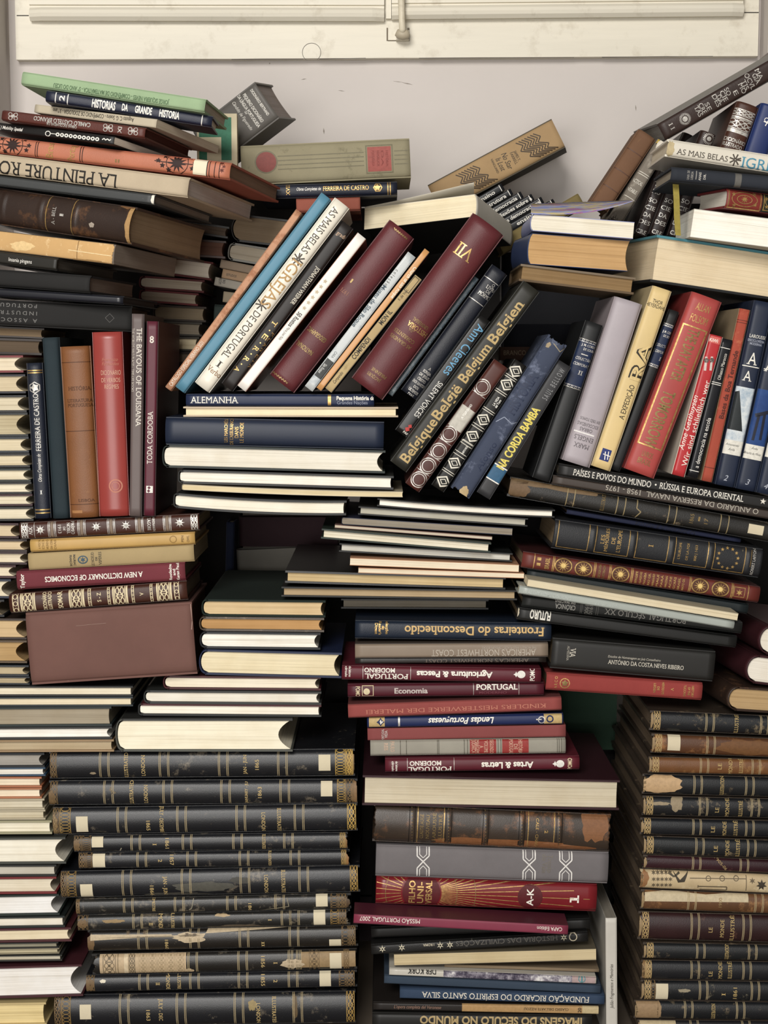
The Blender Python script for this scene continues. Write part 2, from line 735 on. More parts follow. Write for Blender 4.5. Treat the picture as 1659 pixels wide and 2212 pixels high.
CUT.update({
    'large blank mauve brown box with worn edges at the foot of the left stack': (0.9,1.1,0.0,0.3),
    'navy book with white HISTORIAS title and boxed number 2 under the pale green book': (0.9,0.0,0.0,0.0),
    'orange book with black floral ornaments and cream shelf label in top left pile': (0.0,3.8,0.0,0.0),
    'thick beige cloth book with upside down black capitals below the orange book': (2.5,0.0,0.0,0.0),
    'dark grey book with worn white corner under the beige cloth book': (0.2,1.3,0.0,0.0),
    'thick worn brown leather volume with raised bands and gilt lines, top left pile': (3.1,1.6,0.0,0.0),
    'black book with small white title words, under the torn tan book': (2.5,1.2,0.0,0.0),
    'plain black cloth book with brownish page end, in the left pile': (1.1,3.4,0.0,0.0),
    'thin bluish black book with rounded corner, in the left pile': (0.2,1.2,0.0,0.0),
    'large black book with faint grey upside down capitals above the standing books': (0.0,1.2,0.0,0.0),
    'slim navy book numbered XVIII with gilt double bands lying under the olive volume': (1.0,0.0,0.0,0.0),
    'rust red book lying under the slim navy book numbered XVIII': (0.0,1.0,0.0,0.0),
    'fat dark book with brown page end leaning behind the tilted row': (0.0,0.0,1.6,0.0),
    'black board with dark page end under the beige cloth book end': (0.0,0.0,0.0,1.1),
    'greyish cream book lying in the back stack behind the salmon book': (0.5,0.0,4.7,0.0),
    'dark green book in shade beside the back stack': (0.0,0.6,0.0,0.0),
    'dark brown book at the top of the stack behind the left pile': (1.1,0.0,0.0,3.1),
    'white paged book in dark red boards, behind the torn tan book': (2.3,0.0,0.0,0.0),
    'grey paged book in dark red boards under the white paged one': (0.6,1.7,0.0,0.0),
    'dark red book with rounded edge in the stack behind the left pile': (0.3,0.9,0.0,0.0),
    'dim brown paged book above the tightest gap behind the standing books': (0.9,0.4,0.0,0.0),
    'dim grey paged book lower in the stack behind the standing books': (0.9,0.9,0.0,0.0),
    'cream paged book peeping between burgundy spine and salmon book': (0.4,1.1,0.0,0.0),
    'dark book lowest in the stack beside the salmon book foot': (0.0,0.4,0.0,0.0),
    'salmon patterned slim book at the left end of the tilted row': (1.3,0.0,0.0,0.0),
    'plain sky blue slim book in the tilted row': (0.1,2.0,0.0,0.0),
    'white glossy book with golden IGREJAS lettering in the tilted row': (0.5,0.0,2.7,0.0),
    'black book with gilt letters and white name between white spines in the tilted row': (2.7,0.4,0.0,0.0),
    'broad burgundy leather volume stamped with year and golden words in the tilted row': (0.0,0.0,1.0,0.0),
    'broad burgundy leather volume with large golden VII upside down in the tilted row': (0.0,0.0,3.4,0.0),
    'dark navy leather book with religious title and gilt lines near its head': (1.6,0.0,0.0,0.0),
    'black album with large bronze country names climbing its spine': (0.0,0.8,0.0,0.0),
    'brown book with silver double rings and grey label, right of the bronze lettered album': (0.5,0.0,0.0,0.0),
    'black book with white diamonds and stripes on its spine, leaning in the middle': (1.2,0.4,0.0,0.0),
    'worn faded blue cloth book with frayed head in the middle right': (1.8,2.1,0.0,0.0),
    'brown hardback lying fore edge out under two paperbacks, upper right': (0.0,1.3,0.0,0.0),
    'great teal covered volume lying fore edge out at the right side': (0.0,1.0,0.0,0.0),
    'red leather volume with gilt panels and white page end, upper right edge': (0.0,1.7,0.0,0.0),
    'dark slate cloth book with rounded back and yellow ribbon, under the white IGREJAS book': (1.4,1.4,0.0,0.0),
    'white book with blue IGREJAS lettering and torn end, upper right edge': (2.3,0.0,0.0,0.0),
    'brown volume of the society series slanting up to the right edge, long silver capitals': (1.7,0.0,0.0,0.0),
    'mottled brown leather book leaning at the left of the top right group': (1.1,0.0,0.0,0.0),
    'grey cloth accounting book with torn white head beside the mottled brown one': (2.0,0.8,0.0,0.0),
    'first dark brown society volume from the grey accounting book, silver capitals': (0.0,2.3,0.0,0.0),
    'second dark brown society volume from the grey accounting book, silver capitals': (0.6,0.0,0.0,0.0),
    'third dark brown society volume from the grey accounting book, silver capitals': (0.0,0.6,0.0,4.5),
    'brown book with silver roundel peeping between slanting volume and white IGREJAS book': (0.0,0.0,2.3,0.0),
    'brown illustrated dictionary with broad silver filigree bands, top right corner': (0.7,2.7,0.0,0.0),
    'deep blue book with white emblem cut by the right edge, top right corner': (0.0,1.0,0.0,0.0),
    'black book numbered II with navy title panel, left of the lilac grey volume': (3.5,1.7,5.0,0.0),
    'thick lilac grey volume with upside down title at its foot': (0.9,4.2,3.4,0.0),
    'cream yellow book with large outlined RA title, right of the lilac grey volume': (0.7,1.1,0.0,0.0),
    'black book numbered I with navy title panel, left of the red gilt thriller': (0.4,0.5,0.0,0.0),
    'broad red book with gilt framed title reading downward in the right hand row': (1.1,1.3,0.0,0.0),
    'slim red book with white German title climbing, in the right hand row': (1.1,0.5,0.0,0.0),
    'faded orange red cloth book with dark worn title, right hand row': (0.3,0.7,0.0,0.0),
    'navy encyclopedia spine numbered 2 with grey landscape picture': (0.7,0.5,0.0,0.0),
    'navy encyclopedia spine numbered 3 with blue night picture': (0.0,0.7,0.0,0.0),
    'black album titled in white capitals directly under the right hand row': (1.5,0.8,0.0,0.0),
    'brown grey yearbook with upside down NAVAL title under the black album': (0.3,1.4,4.1,0.0),
    'old black folio with frayed brown end and date 1865 under the yearbook': (0.0,2.8,0.0,0.0),
    'deep navy book with dark script sunk between the old folio and the gilt framed volume': (0.9,0.0,0.0,0.0),
    'black leather volume with five gilt framed panels and ring of stars': (0.0,5.2,0.5,0.0),
    'black book lettered FUTURO upside down, lowest of the sloping right stack': (0.8,0.0,0.0,0.0),
    'broad black book with small white author line and emblem at its left': (2.7,0.0,2.4,0.0),
    'lower of two maroon books with white page ends at the right edge': (3.4,0.0,0.0,0.0),
    'old brown leather volume with tan page end at the right edge': (0.9,4.5,0.0,0.0),
    'top red boarded book of the far left stack, pale pages': (0.0,1.2,0.0,0.0),
    'slate book with cream pages level with the standing books middle': (0.4,0.0,0.0,0.0),
    'black rounded book with cream pages in the far left stack': (0.0,0.4,0.0,0.0),
    'black book with light pages level with the standing books feet': (0.3,0.0,0.0,0.0),
    'maroon book with cream pages just below the standing books': (0.3,0.0,0.0,0.0),
    'dark brown book with cream pages beside the brown prize volume': (0.0,0.7,0.0,0.0),
    'navy book with thick cream pages beside the red economics book': (0.0,0.0,0.0,1.4),
    'lower slate book with speckled page edges beside the box foot': (2.9,0.0,0.0,0.0),
    'slim navy leather book numbered I with gilt bands, leftmost of the standing books': (0.9,0.0,0.0,0.0),
    'plain dark teal book standing beside the slim navy one': (0.0,0.9,0.0,0.0),
    'taupe book with white downward title among the standing books': (0.0,0.4,0.0,0.0),
    'brown prize volume XIV with silver flowers, top of the left stack': (0.6,0.7,0.0,0.0),
    'dusty red economics book with upside down white capitals, left stack': (0.3,0.0,0.0,0.0),
    'brown illustrated dictionary S-Z with broad cream filigree bands, left stack': (0.3,0.3,4.6,0.0),
    'navy book with white ALEMANHA title under the tilted row': (0.0,1.3,0.9,0.0),
    'thin cream hardback with pale boards under the navy ALEMANHA book': (0.8,0.0,0.0,0.0),
    'thick navy book with vertical golden title lines in the centre stack': (0.0,2.1,0.0,0.0),
    'charcoal book with bright white pages in the centre stack': (2.1,0.0,0.0,0.0),
    'bowed charcoal book with white pages at the foot of the centre stack': (3.6,1.8,0.0,0.0),
    'black boarded album with white pages, topmost under the leaning black diamonds book': (2.5,2.3,0.0,0.4),
    'black boarded book with dim white pages below the topmost black album': (0.0,1.9,0.0,0.0),
    'dark green boarded book with white pages in the middle pile': (3.7,0.8,0.0,0.0),
    'black boarded book with pale grey pages beneath the dark green one': (0.0,2.9,0.0,0.0),
    'black album with ivory pages and bare glossy cover showing, middle pile': (2.8,0.0,0.0,0.0),
    'flat black album with tan pages under the ivory paged album': (0.0,2.3,0.0,0.0),
    'navy leather book with upside down golden title, top of the middle stack': (0.5,1.3,0.0,2.9),
    'taupe book with pale upside down NORTHWEST COAST title': (0.0,0.5,0.0,0.0),
    'oxblood agriculture volume with white fruit emblem, upper of the oxblood books': (0.0,3.5,2.6,0.0),
    'salmon red art book with faint upside down title, middle stack': (0.8,0.0,0.0,0.0),
    'royal blue legends book with ornate gold ends and upside down white title': (0.0,0.6,0.0,0.0),
    'light grey book with two red title labels, middle stack': (0.0,0.8,0.0,0.0),
    'oxblood arts and letters volume, lowest of the three oxblood books': (1.1,0.0,0.0,0.0),
    'big maroon book lying fore edge out under the oxblood volumes': (1.5,2.5,0.0,0.0),
    'worn brown leather encyclopedia with raised bands and gilt frames': (1.0,2.5,0.0,0.0),
    'grey cloth book with white hexagon link motifs under the worn encyclopedia': (0.0,1.0,0.0,0.0),
    'crimson encyclopedia with golden sunburst and A-K medallion': (1.7,0.0,0.0,0.0),
    'thick black book in shade under the thin crimson paperback': (3.9,0.0,0.0,0.0),
    'black book with cream flowers and dim upside down title, lower middle': (0.0,3.7,0.0,0.0),
    'slim book with upside down black title and cloudy photo spine, lower middle': (0.0,2.6,0.0,0.0),
    'slate blue book without title, lower middle stack': (1.7,0.0,0.0,0.0),
    'blue cloth book with cream upside down capitals, lower middle stack': (0.7,2.1,0.0,0.0),
    'slim book half black and half tan, numbered 20, near the bottom': (0.8,1.3,0.0,0.0),
    'black book with upside down bronze capitals at the bottom edge': (0.0,3.0,0.0,0.0),
    'dark green cloth book with cream pages, top of the left centre stack': (0.4,0.0,0.0,0.0),
    'worn brown book with orange tan pages under the dark green one': (0.0,0.3,0.0,0.0),
    'black book with bright white pages under the worn brown one': (0.6,0.0,0.0,0.0),
    'blue boarded book with thick cream pages in the left centre stack': (0.0,0.9,0.3,1.8),
    'dark red boarded book with cream pages below the blue boarded one': (2.2,0.0,0.0,0.0),
    'dark grey boarded book with white pages in the left centre stack': (0.5,2.2,0.0,0.0),
    'red tipped black book with white pages above the great white paged one': (1.1,0.8,0.0,0.0),
    'great book with thick white pages in olive grey boards, on the folio stack': (0.0,3.7,0.0,0.0),
    'black bound book with cream pages directly under the box at left': (0.0,3.7,0.0,0.0),
    'slate book with cream pages second under the box at left': (0.0,2.9,0.0,0.0),
    'dark teal book with grey brown pages third under the box at left': (0.7,0.0,0.0,0.0),
    'charcoal book with clean white pages under the grey brown paged one': (0.5,0.4,0.0,0.0),
    'tan boarded book with tan pages above the black folios at left': (0.0,0.6,0.0,0.0),
    'upper orange booklet in the narrow stack left of the folios': (0.4,0.0,0.0,0.0),
    'lower orange booklet in the narrow stack left of the folios': (0.0,0.4,0.0,0.0),
    'big white paged book with deeply rounded edge left of the folios': (1.2,1.3,0.0,0.0),
    'black book with grey white pages under the big rounded one': (0.0,0.5,0.0,0.0),
    'red boarded book with cream pages left of the folios': (1.0,0.0,0.0,0.0),
    'dark green boarded book with white pages left of the folios': (0.0,1.3,0.0,0.0),
    'black boarded book with thin white pages left of the folios': (0.5,0.0,0.0,0.0),
    'maroon boarded book with cream pages low in the left corner stack': (1.4,0.7,0.0,0.0),
    'uppermost black magazine volume low in the left corner stack': (0.0,0.7,0.0,0.0),
    'big maroon boarded book with white pages near the bottom left corner': (3.1,0.0,0.0,0.0),
    'third black folio from the top, label at left and bright gilt tail': (1.9,0.0,0.0,0.0),
    'fourth folio, slim and black with split leather, label at left': (0.0,0.3,0.0,0.0),
    'fifth folio, slim and dated 1857, label at left': (0.3,0.0,0.0,0.0),
    'sixth folio, thick and scuffed grey along the middle, label at left': (0.8,0.5,0.0,0.0),
    'seventh folio with lifted leather flap and label at right end': (0.7,0.5,0.0,0.0),
    'eighth folio of the monde series with tan scuffs, label at right': (0.0,0.8,0.0,0.0),
    'lowest thick black folio at the bottom edge, dated 1863': (0.0,3.2,0.0,0.0),
    'topmost black folio of the lower right stack, brown top cover showing': (0.0,1.6,0.0,0.0),
    'chestnut brown folio with cream shelf label, second in the lower right stack': (1.6,0.0,0.0,0.0),
    'tan brown folio with faint title, third in the lower right stack': (0.0,1.3,0.0,0.0),
    'maroon slim folio with slanting faint gilt words, lower right stack': (0.4,0.0,0.0,0.0),
    'folio stripped to cream printed paper with black ornaments, lower right stack': (0.0,0.6,0.0,0.0),
    'brown folio with strip of white paper along its top, lower right stack': (0.3,0.0,0.0,0.0),
    'thick maroon brown folio with clear gilt MONDE title, lower right stack': (0.0,0.5,0.0,0.0),
    'dark plum book facing out in the recess above the grey one': (1.3,0.0,1.6,0.0),
    'grey book facing out low in the dark recess behind the green cloth book': (0.0,1.4,4.8,0.0),
    'narrow navy book upright at the left of the dark recess': (2.5,0.0,0.0,0.0),
    'dark book lying in shade under the great standing row at far left': (1.3,1.6,0.0,0.0),
    'dim brown paged book in shade below the large black book at far left': (1.4,0.0,0.0,0.0),
    'dark book standing in shade behind the back stack at upper left': (0.0,0.0,0.0,0.4),
    'dark book standing in shade behind the blue and white tilted books': (0.0,0.0,0.6,0.0),
    'lower salmon folder of loose white leaves in the middle pile': (0.0,0.0,0.0,2.1),
    'grey beige paperback with long grey page end under the navy book numbered 2': (0.0,0.7,0.0,0.0),
    'black paperback with a row of white dots on its spine, above the orange book': (1.8,0.0,0.0,0.0),
    'coverless book with torn tan paper spine lying below the thick brown leather volume': (3.3,2.2,0.0,0.0),
    'thin light brown paperback near the top of the back stack': (0.8,0.8,0.0,0.0),
    'thin tan paperback under the light brown one in the back stack': (1.1,1.2,0.0,0.0),
    'thin grey paperback with tiny dark words in the back stack': (0.5,1.7,0.0,0.0),
    'dim tan paperback at the foot of the back stack by the tilted row': (0.4,1.2,0.0,0.0),
    'white paperback with brown side and small grey title in the tilted row': (0.0,2.2,0.0,0.0),
    'pale grey museum paperback with blue grey title in the tilted row': (0.6,0.0,0.0,0.0),
    'slim orange paperback with white title in the tilted row': (0.9,0.4,0.0,0.0),
    'slim straw coloured book with black capitals reading upward in the tilted row': (0.0,1.5,0.0,0.0),
    'black paperback with pale blue name and white title, beside the yellow lettered black book': (0.4,1.1,0.0,0.0),
    'dark grey paperback with yellow title climbing and blue band at its foot': (1.9,1.9,0.0,0.0),
    'second of the thin black booklets fanned out behind the cream paged paperback': (1.1,0.0,0.0,0.0),
    'third of the thin black booklets fanned out behind the cream paged paperback': (0.3,0.0,0.0,0.0),
    'fourth of the thin black booklets fanned out behind the cream paged paperback': (0.3,0.3,0.0,0.0),
    'fifth of the thin black booklets fanned out behind the cream paged paperback': (0.0,0.4,0.0,0.0),
    'fat cream paged paperback lying aslant on top of the tilted row': (0.0,3.0,0.0,0.0),
    'fat paperback with orange brown pages and curving right edge, upper right': (2.4,0.0,0.0,0.0),
    'white paged paperback lying on the great teal volume at the right edge': (0.6,0.0,0.0,0.0),
    'slim black book of the schooling series with white name, right hand row': (0.5,1.0,0.0,0.0),
    'limp cream booklet with loose page edges above the silver cookbook': (0.0,0.0,2.6,0.0),
    'bright red dictionary of verbs standing with faint gilt seal': (1.0,0.0,0.0,0.0),
    'thin cream book with splayed pages in the centre stack': (2.3,1.3,0.0,0.0),
    'limp book with greyish brown pages in the middle pile': (0.0,2.2,0.0,0.0),
    'thin pinkish cream booklet under the limp greyish one': (1.4,0.0,0.0,0.0),
    'thin black glossy book under the taupe NORTHWEST COAST book': (1.2,0.0,0.0,0.0),
    'plain salmon book with small grey stamp, middle stack': (0.6,0.0,0.0,0.0),
    'thin crimson paperback with white words upside down at both ends': (0.0,0.6,0.0,0.0),
    'limp paperback with thick ivory pages, lower middle stack': (0.0,1.9,0.0,0.0),
    'limp beige covered booklet squeezed under the ivory paged paperback': (1.1,0.0,0.0,0.0),
})

# ------------------------------------------------------------------ the setting
WALL_Y = 0.52


def structure(name, bm, mat, smooth=False):
    o = link(name, bm, mat, None, smooth)
    o['kind'] = 'structure'
    return o


def plaster(name, hexc, stain):
    m, nt, N, K, P = _nodes(name)
    vec, rnd, raw = _coords(N, K)
    a = _noise(N, K, vec, 2.2, 6.0, 0.6)
    b = _noise(N, K, vec, 26.0, 8.0, 0.75)
    col = _ramp(N, K, a, [(0.3, rgba(hexc, 0.93)), (0.65, rgba(hexc, 1.03))])
    col = _mix(N, K, _ramp(N, K, b, [(0.66, (0, 0, 0)), (0.80, (0.35, 0.35, 0.35))]), col, rgba(stain))
    K.new(col, P.inputs['Base Color'])
    P.inputs['Roughness'].default_value = 0.75
    P.inputs['Specular IOR Level'].default_value = 0.2
    _bump(N, K, P, _noise(N, K, vec, 90.0, 6.0, 0.6), 0.15, 0.001)
    return m


def old_paint(name, hexc, stain):
    m, nt, N, K, P = _nodes(name)
    vec, rnd, raw = _coords(N, K, (3.0, 3.0, 40.0))
    a = _noise(N, K, vec, 1.0, 7.0, 0.65)
    b = _noise(N, K, raw, 16.0, 8.0, 0.72)
    col = _ramp(N, K, a, [(0.3, rgba(hexc, 0.94)), (0.6, rgba(hexc, 1.03))])
    col = _mix(N, K, _ramp(N, K, b, [(0.54, (0, 0, 0)), (0.72, (0.6, 0.6, 0.6))]), col, rgba(stain))
    K.new(col, P.inputs['Base Color'])
    P.inputs['Roughness'].default_value = 0.45
    P.inputs['Specular IOR Level'].default_value = 0.3
    _bump(N, K, P, a, 0.35, 0.0012)
    return m


WALLM = plaster('wall_plaster', 'c9c1bb', 'a39a92')
TRIM = old_paint('cream_gloss_paint', 'dad3c1', 'aa9d84')
DARK = ink_mat('2c261f')

zf = at(830, 2262, 0).z
a = at(-120, -60, WALL_Y)
b = at(1790, -60, WALL_Y)
xl, xr = at(21, 130, WALL_Y).x, at(1641, 120, WALL_Y).x
ztop = a.z + 0.25
bm = bmesh.new()
box(bm, (xl - 0.5, WALL_Y, zf - 0.02), (xr + 0.5, WALL_Y + 0.1, ztop))
structure('wall_back', bm, WALLM)
bm = bmesh.new()
box(bm, (xl - 0.1, WALL_Y - 0.10, zf - 0.02), (xl, WALL_Y, ztop))
structure('wall_left', bm, WALLM)
bm = bmesh.new()
ztr = at(1650, 128, WALL_Y).z
box(bm, (xr, WALL_Y - 0.05, ztr), (xr + 0.1, WALL_Y, ztop))
structure('wall_right', bm, WALLM)
bm = bmesh.new()
box(bm, (-2.5, -3.6, zf - 0.05), (2.5, WALL_Y, zf))
structure('floor', bm, plaster('floor_tiles', '6b5f52', '4c4238'))


def wp(x, y, off=0.0):
    p = at(x, y, WALL_Y - off)
    return p


def wbox(bm, x0, y0, x1, y1, d0, d1):
    p, q = wp(x0, y1, d1), wp(x1, y0, d1)
    return box(bm, (p.x, WALL_Y - d1, p.z), (q.x, WALL_Y - d0, q.z))


# cream wooden rail of the shutter above the books
bm = bmesh.new()
r0, r1, rt = wp(35, 129, .018), wp(1637, 121, .018), wp(835, -90, .018)
lattice(bm, 24, 1, 1, lambda a_, b_, c_: Vector((r0.x + a_ * (r1.x - r0.x), WALL_Y - 0.018 * (1 - b_),
        (r0.z + a_ * (r1.z - r0.z) + (0.0007 * noise.noise(Vector((a_ * 60, 0, 3))) if c_ == 0 else 0)) * (1 - c_) + rt.z * c_)))
rail = structure('trim_1', bm, TRIM)


def leaf(name, xa, xb, ya, yb):
    """one shutter leaf: a flat board above a rounded moulding"""
    bm = bmesh.new()
    p, q = wp(xa, ya, .03), wp(xb, yb, .03)
    top = wp(xa, -90, .03).z
    prof = [(0.018, 0.0), (0.030, -0.001), (0.036, 0.004), (0.038, 0.009), (0.036, 0.014), (0.031, 0.0185), (0.0275, 0.0185), (0.0275, 0.0215), (0.031, 0.0225), (0.031, 0.30), (0.018, 0.30)]
    n = 30
    rows = []
    for i in range(n + 1):
        f = i / n
        z0 = p.z + f * (q.z - p.z)
        x = p.x + f * (q.x - p.x)
        edge = 0.006 if i in (0, n) else 0
        rows.append([bm.verts.new((x, WALL_Y - (d_ if z_ > 0.02 or d_ < 0.03 else d_ - edge * 0.6), min(z0 + z_, top))) for d_, z_ in prof])
    for i in range(n):
        for j in range(len(prof)):
            k = (j + 1) % len(prof)
            bm.faces.new((rows[i][j], rows[i + 1][j], rows[i + 1][k], rows[i][k]))
    bm.faces.new(rows[0])
    bm.faces.new(rows[-1])
    return structure(name, bm, TRIM)


leaf('window_1', 64, 830, 43, 44)
leaf('window_2', 846, 1606, 40, 33)
bm = bmesh.new()
wbox(bm, 834, -90, 845, 40, 0.018, 0.026)
structure('trim_2', bm, TRIM)
# small board joints at both ends of the rail, a knot and drips of old paint: thin grooves in the rail
bm = bmesh.new()
wbox(bm, 36, 32.5, 62, 34.5, 0.0175, 0.0186)
wbox(bm, 1608, 26, 1639, 28, 0.0175, 0.0186)
for k in range(22):
    A, B = math.radians(-145 + k * 13), math.radians(-145 + (k + 1) * 13)
    pa, pb = wp(673 + 20 * math.sin(A), 113 - 20 * math.cos(A), .0186), wp(673 + 20 * math.sin(B), 113 - 20 * math.cos(B), .0186)
    dv = (pb - pa).normalized().cross(Vector((0, 1, 0))) * 0.0003
    vs = [bm.verts.new(v) for v in (pa - dv, pa + dv, pb + dv, pb - dv)]
    bm.faces.new(vs)
for (xa, ya, xb, yb) in ((500, 127.5, 655, 127.0), (690, 127, 790, 125), (905, 125, 1240, 123.5), (1300, 123, 1540, 121)):
    pa, pb = wp(xa, ya, .0186), wp(xb, yb, .0186)
    vs = [bm.verts.new(v) for v in (pa, pa - Vector((0, 0, .0009)), pb - Vector((0, 0, .0006)), pb)]
    bm.faces.new(vs)
structure('trim_3', bm, DARK)
bm = bmesh.new()
for (xa, ya, xb, yb, wd) in ((848, 175, 872, 178, .0007), (868, 178, 892, 183, .0014), (1373, 226, 1374, 240, .0016), (699, 276, 700, 290, .0022), (730, 195, 745, 197, .0010), (582, 135, 583, 139, .0020), (650, 172, 662, 170, .0012), (560, 300, 566, 301, .0010), (1148, 4, 1150, 6, .002), (1390, 30, 1392, 32, .002)):
    pa, pq = wp(xa, ya, .0004), wp(xb, yb, .0004)
    dv = (pq - pa).normalized().cross(Vector((0, 1, 0))) * wd * 0.5
    mid = (pa + pq) / 2
    bm.faces.new([bm.verts.new(v) for v in (pa, mid - dv, pq, mid + dv)])
structure('trim_5', bm, ink_mat('857b70'))
# dark strips outlining the square hole, and the bolt
bm = bmesh.new()
for (xa, ya, xb, yb) in ((835, 60, 838, 88), (838, 86.5, 884, 88.5), (880, 60, 884.5, 88)):
    wbox(bm, xa, ya, xb, yb, 0.0178, 0.0192)
structure('trim_4', bm, ink_mat('6f6350'))

bolt = bpy.data.objects.new('shutter_bolt', None)
COL.objects.link(bolt)
pb = wp(869, 70, .04)
bolt.location = pb
bolt['label'] = 'cream painted bolt rod hanging down over the joint of the two shutter leaves'
bolt['category'] = 'bolt'


def tube(bm, pts, r, n=12):
    rings = []
    for i, p in enumerate(pts):
        p = Vector(p)
        tdir = (Vector(pts[min(i + 1, len(pts) - 1)]) - Vector(pts[max(i - 1, 0)])).normalized()
        sx = tdir.cross(Vector((0, 1, 0.01))).normalized()
        sy = tdir.cross(sx)
        rr = r[i] if isinstance(r, (list, tuple)) else r
        rings.append([bm.verts.new(p + sx * rr * math.cos(6.2832 * k / n) + sy * rr * math.sin(6.2832 * k / n)) for k in range(n)])
    for i in range(len(rings) - 1):
        for k in range(n):
            bm.faces.new((rings[i][k], rings[i][(k + 1) % n], rings[i + 1][(k + 1) % n], rings[i + 1][k]))
    bm.faces.new(rings[0])
    bm.faces.new(rings[-1])


def rel(x, y, off):
    return wp(x, y, off) - pb


bm = bmesh.new()
tube(bm, [rel(866, -80, .048), rel(867, 0, .048), rel(868, 40, .048), rel(869, 62, .046), rel(870, 70, .042)], [.0050, .0050, .0048, .0050, .0056])
link('rod', bm, old_paint('painted_iron', 'd6ccb4', '9a8a6e'), bolt, True)
bm = bmesh.new()
tube(bm, [rel(856, 70, .040), rel(862, 73, .040), rel(870, 75, .040), rel(878, 74, .040), rel(884, 72, .040)], [.0050, .0072, .0080, .0074, .0052])
link('hook', bm, old_paint('worn_iron', 'b0a48c', '5c5040'), bolt, True)
bm = bmesh.new()
p0, p1 = rel(856, 82, .045), rel(884, 62, .045)
box(bm, (p0.x, rel(0, 0, .034).y, p0.z), (p1.x, rel(0, 0, .018).y, p1.z))
link('keeper', bm, TRIM, bolt)

# ------------------------------------------------------------------ the books: top left pile
GROUP[0] = 'books in the slumped pile at top left'
YA = (0.05, -0.01)
book('pale green book with faint black title, topmost of the slumped pile at top left', (47, 168, 443, 228, 30), (0.03, 0.005), 0.13, cov=('8fa880', 'cloth'), pages='a89c8a', bulge=0.04,
     items=[t('JORGE SIQUEIRA NEVES - COMPÊNDIO DE MATEMÁTICA - 5º ANO DO LICEU', 241, 203, 252, 9, 180, '4d6a44')])
book('navy book with white HISTORIAS title and boxed number 2 under the pale green book', (99, 207, 458, 263, 27), (0.02, 0.02), 0.07, cov=('1b2033', 'leather'), pages='c2baa8', bulge=0.12,
     items=[bd(120, 146, 436, w=2, c='white'), t('2', 134, 212, 12, 11, 90, 'white'), t('HISTORIAS', 224, 226, 51, 17, 0, 'white', 'h'), t('DA', 270, 232, 13, 14, 0, 'white', 'h'),
            t('GRANDE', 310, 238, 37, 15, 0, 'white', 'h'), t('HISTORIA', 366, 247, 44, 15, 0, 'white', 'h')])
book('grey beige paperback with long grey page end under the navy book numbered 2', (75, 233, 338, 266, 20), (0.06, 0.0), 0.17, make='soft', cov=('b3a78f', 'paper'), pages='b9ad97',
     items=[t('Augusto C. G. Soeiro - COMPÊNDIO DE ZOOLOGIA - 3.º ano', 203, 249, 176, 9, 180, '2a2620', '')])
book('reddish brown slim book with silver rosettes and upside down title, top left pile', (4, 248, 313, 287, 24), (0.05, 0.0), 0.15, cov=('55281f', 'leather'), pages='4a2a22', bulge=0.05,
     items=[x for cx, cy in ((29, 251), (235, 276), (288, 283)) for x in (ring(cx - 6, cy - 4, 4.5, 1.4, 'silver', 14), ring(cx + 6, cy - 3, 4.5, 1.4, 'silver', 14), ring(cx - 6, cy + 4, 4.5, 1.4, 'silver', 14), ring(cx + 6, cy + 5, 4.5, 1.4, 'silver', 14), star(cx, cy, 5, 4, 'silver'))]
     + [t('OBRAS ESCOLHIDAS DE', 135, 271, 66, 6, 180, 'silver'), t('CAMILO CASTELO BRANCO', 136, 263, 124, 9, 180, 'silver'), t('XI', 260, 281, 14, 8, 90, 'silver')])
book('black paperback with a row of white dots on its spine, above the orange book', (-40, 270, 246, 305, 21), (0.09, 0.0), 0.14, make='soft', cov=('1e1c1b', 'smooth'), pages='b5ab9c',
     items=[t('054 | Mobility Spatial', 22, 277, 62, 7, 0, 'white', 'bi'), ring(107, 289, 6, 1.6, 'white', 18), bx(113, 124, -0.03, 0.03, 'white', 1)]
     + [disc(128 + 9.3 * k, 291 + 1.1 * k, 4.2, 'white', 1, 16) for k in range(10)] + [disc(128 + 9.3 * k, 291 + 1.1 * k, 1.8, '1e1c1b', 2, 10) for k in range(10)]
     + [line([(222, 302), (226, 299), (229, 303), (233, 300), (237, 304), (240, 301)], 2, 'white')])


def floral(x, y, k=1.0, c='2a140e'):
    out = [star(x, y, 20 * k, 11, c, 0.45), ring(x, y, 23 * k, 1.5, c, 16), line([(x - 46 * k, y - 5), (x - 30 * k, y - 2), (x, y), (x + 32 * k, y + 4)], 2, c)]
    for j, (dx, dy) in enumerate(((-38, -5), (-30, 5), (26, -12), (30, 12), (36, 2), (-24, -14), (-18, 14))):
        out.append(star(x + dx * k, y + dy * k, 6 * k, 5, c, 0.5))
    return out


book('orange book with black floral ornaments and cream shelf label in top left pile', (-60, 302, 497, 366, 44), (0.06, -0.01), 0.22, cov=('9c4f38', 'cloth'), spine=('b2694b', 'leather'), pages='7d6350', bulge=0.10,
     items=floral(30, 313) + floral(386, 352, 1.05) + [bd(80.5, 85, 178, 183, 449, 454, 465, 475, w=1.6, c='2a140e'), t('Brasil', 112, 320, 42, 15, 90, 'gold', 's'), t('Portugal', 159, 326, 46, 15, 90, 'gold', 's'),
        t('II', 258, 348, 9, 7, 0, 'dgold'), star(480, 352, 6, 6, '5b2416'), star(480, 368, 6, 6, '5b2416'), star(484, 360, 5, 6, '5b2416')],
     stickers=[(422, 446, 343, 379, 'd8cfb2')], part_labels={'sticker': 'cream shelf number label'})
book('thick beige cloth book with upside down black capitals below the orange book', (-80, 346, 406, 407, 48), (0.06, -0.015), 0.24, cov=('b3a287', 'cloth'), pages='b5aca4', bulge=0.04, conc=0.03,
     items=[t('LA PEINTURE ROUMAINE', 66, 369, 385, 29, 180, '1c1813', 's')])
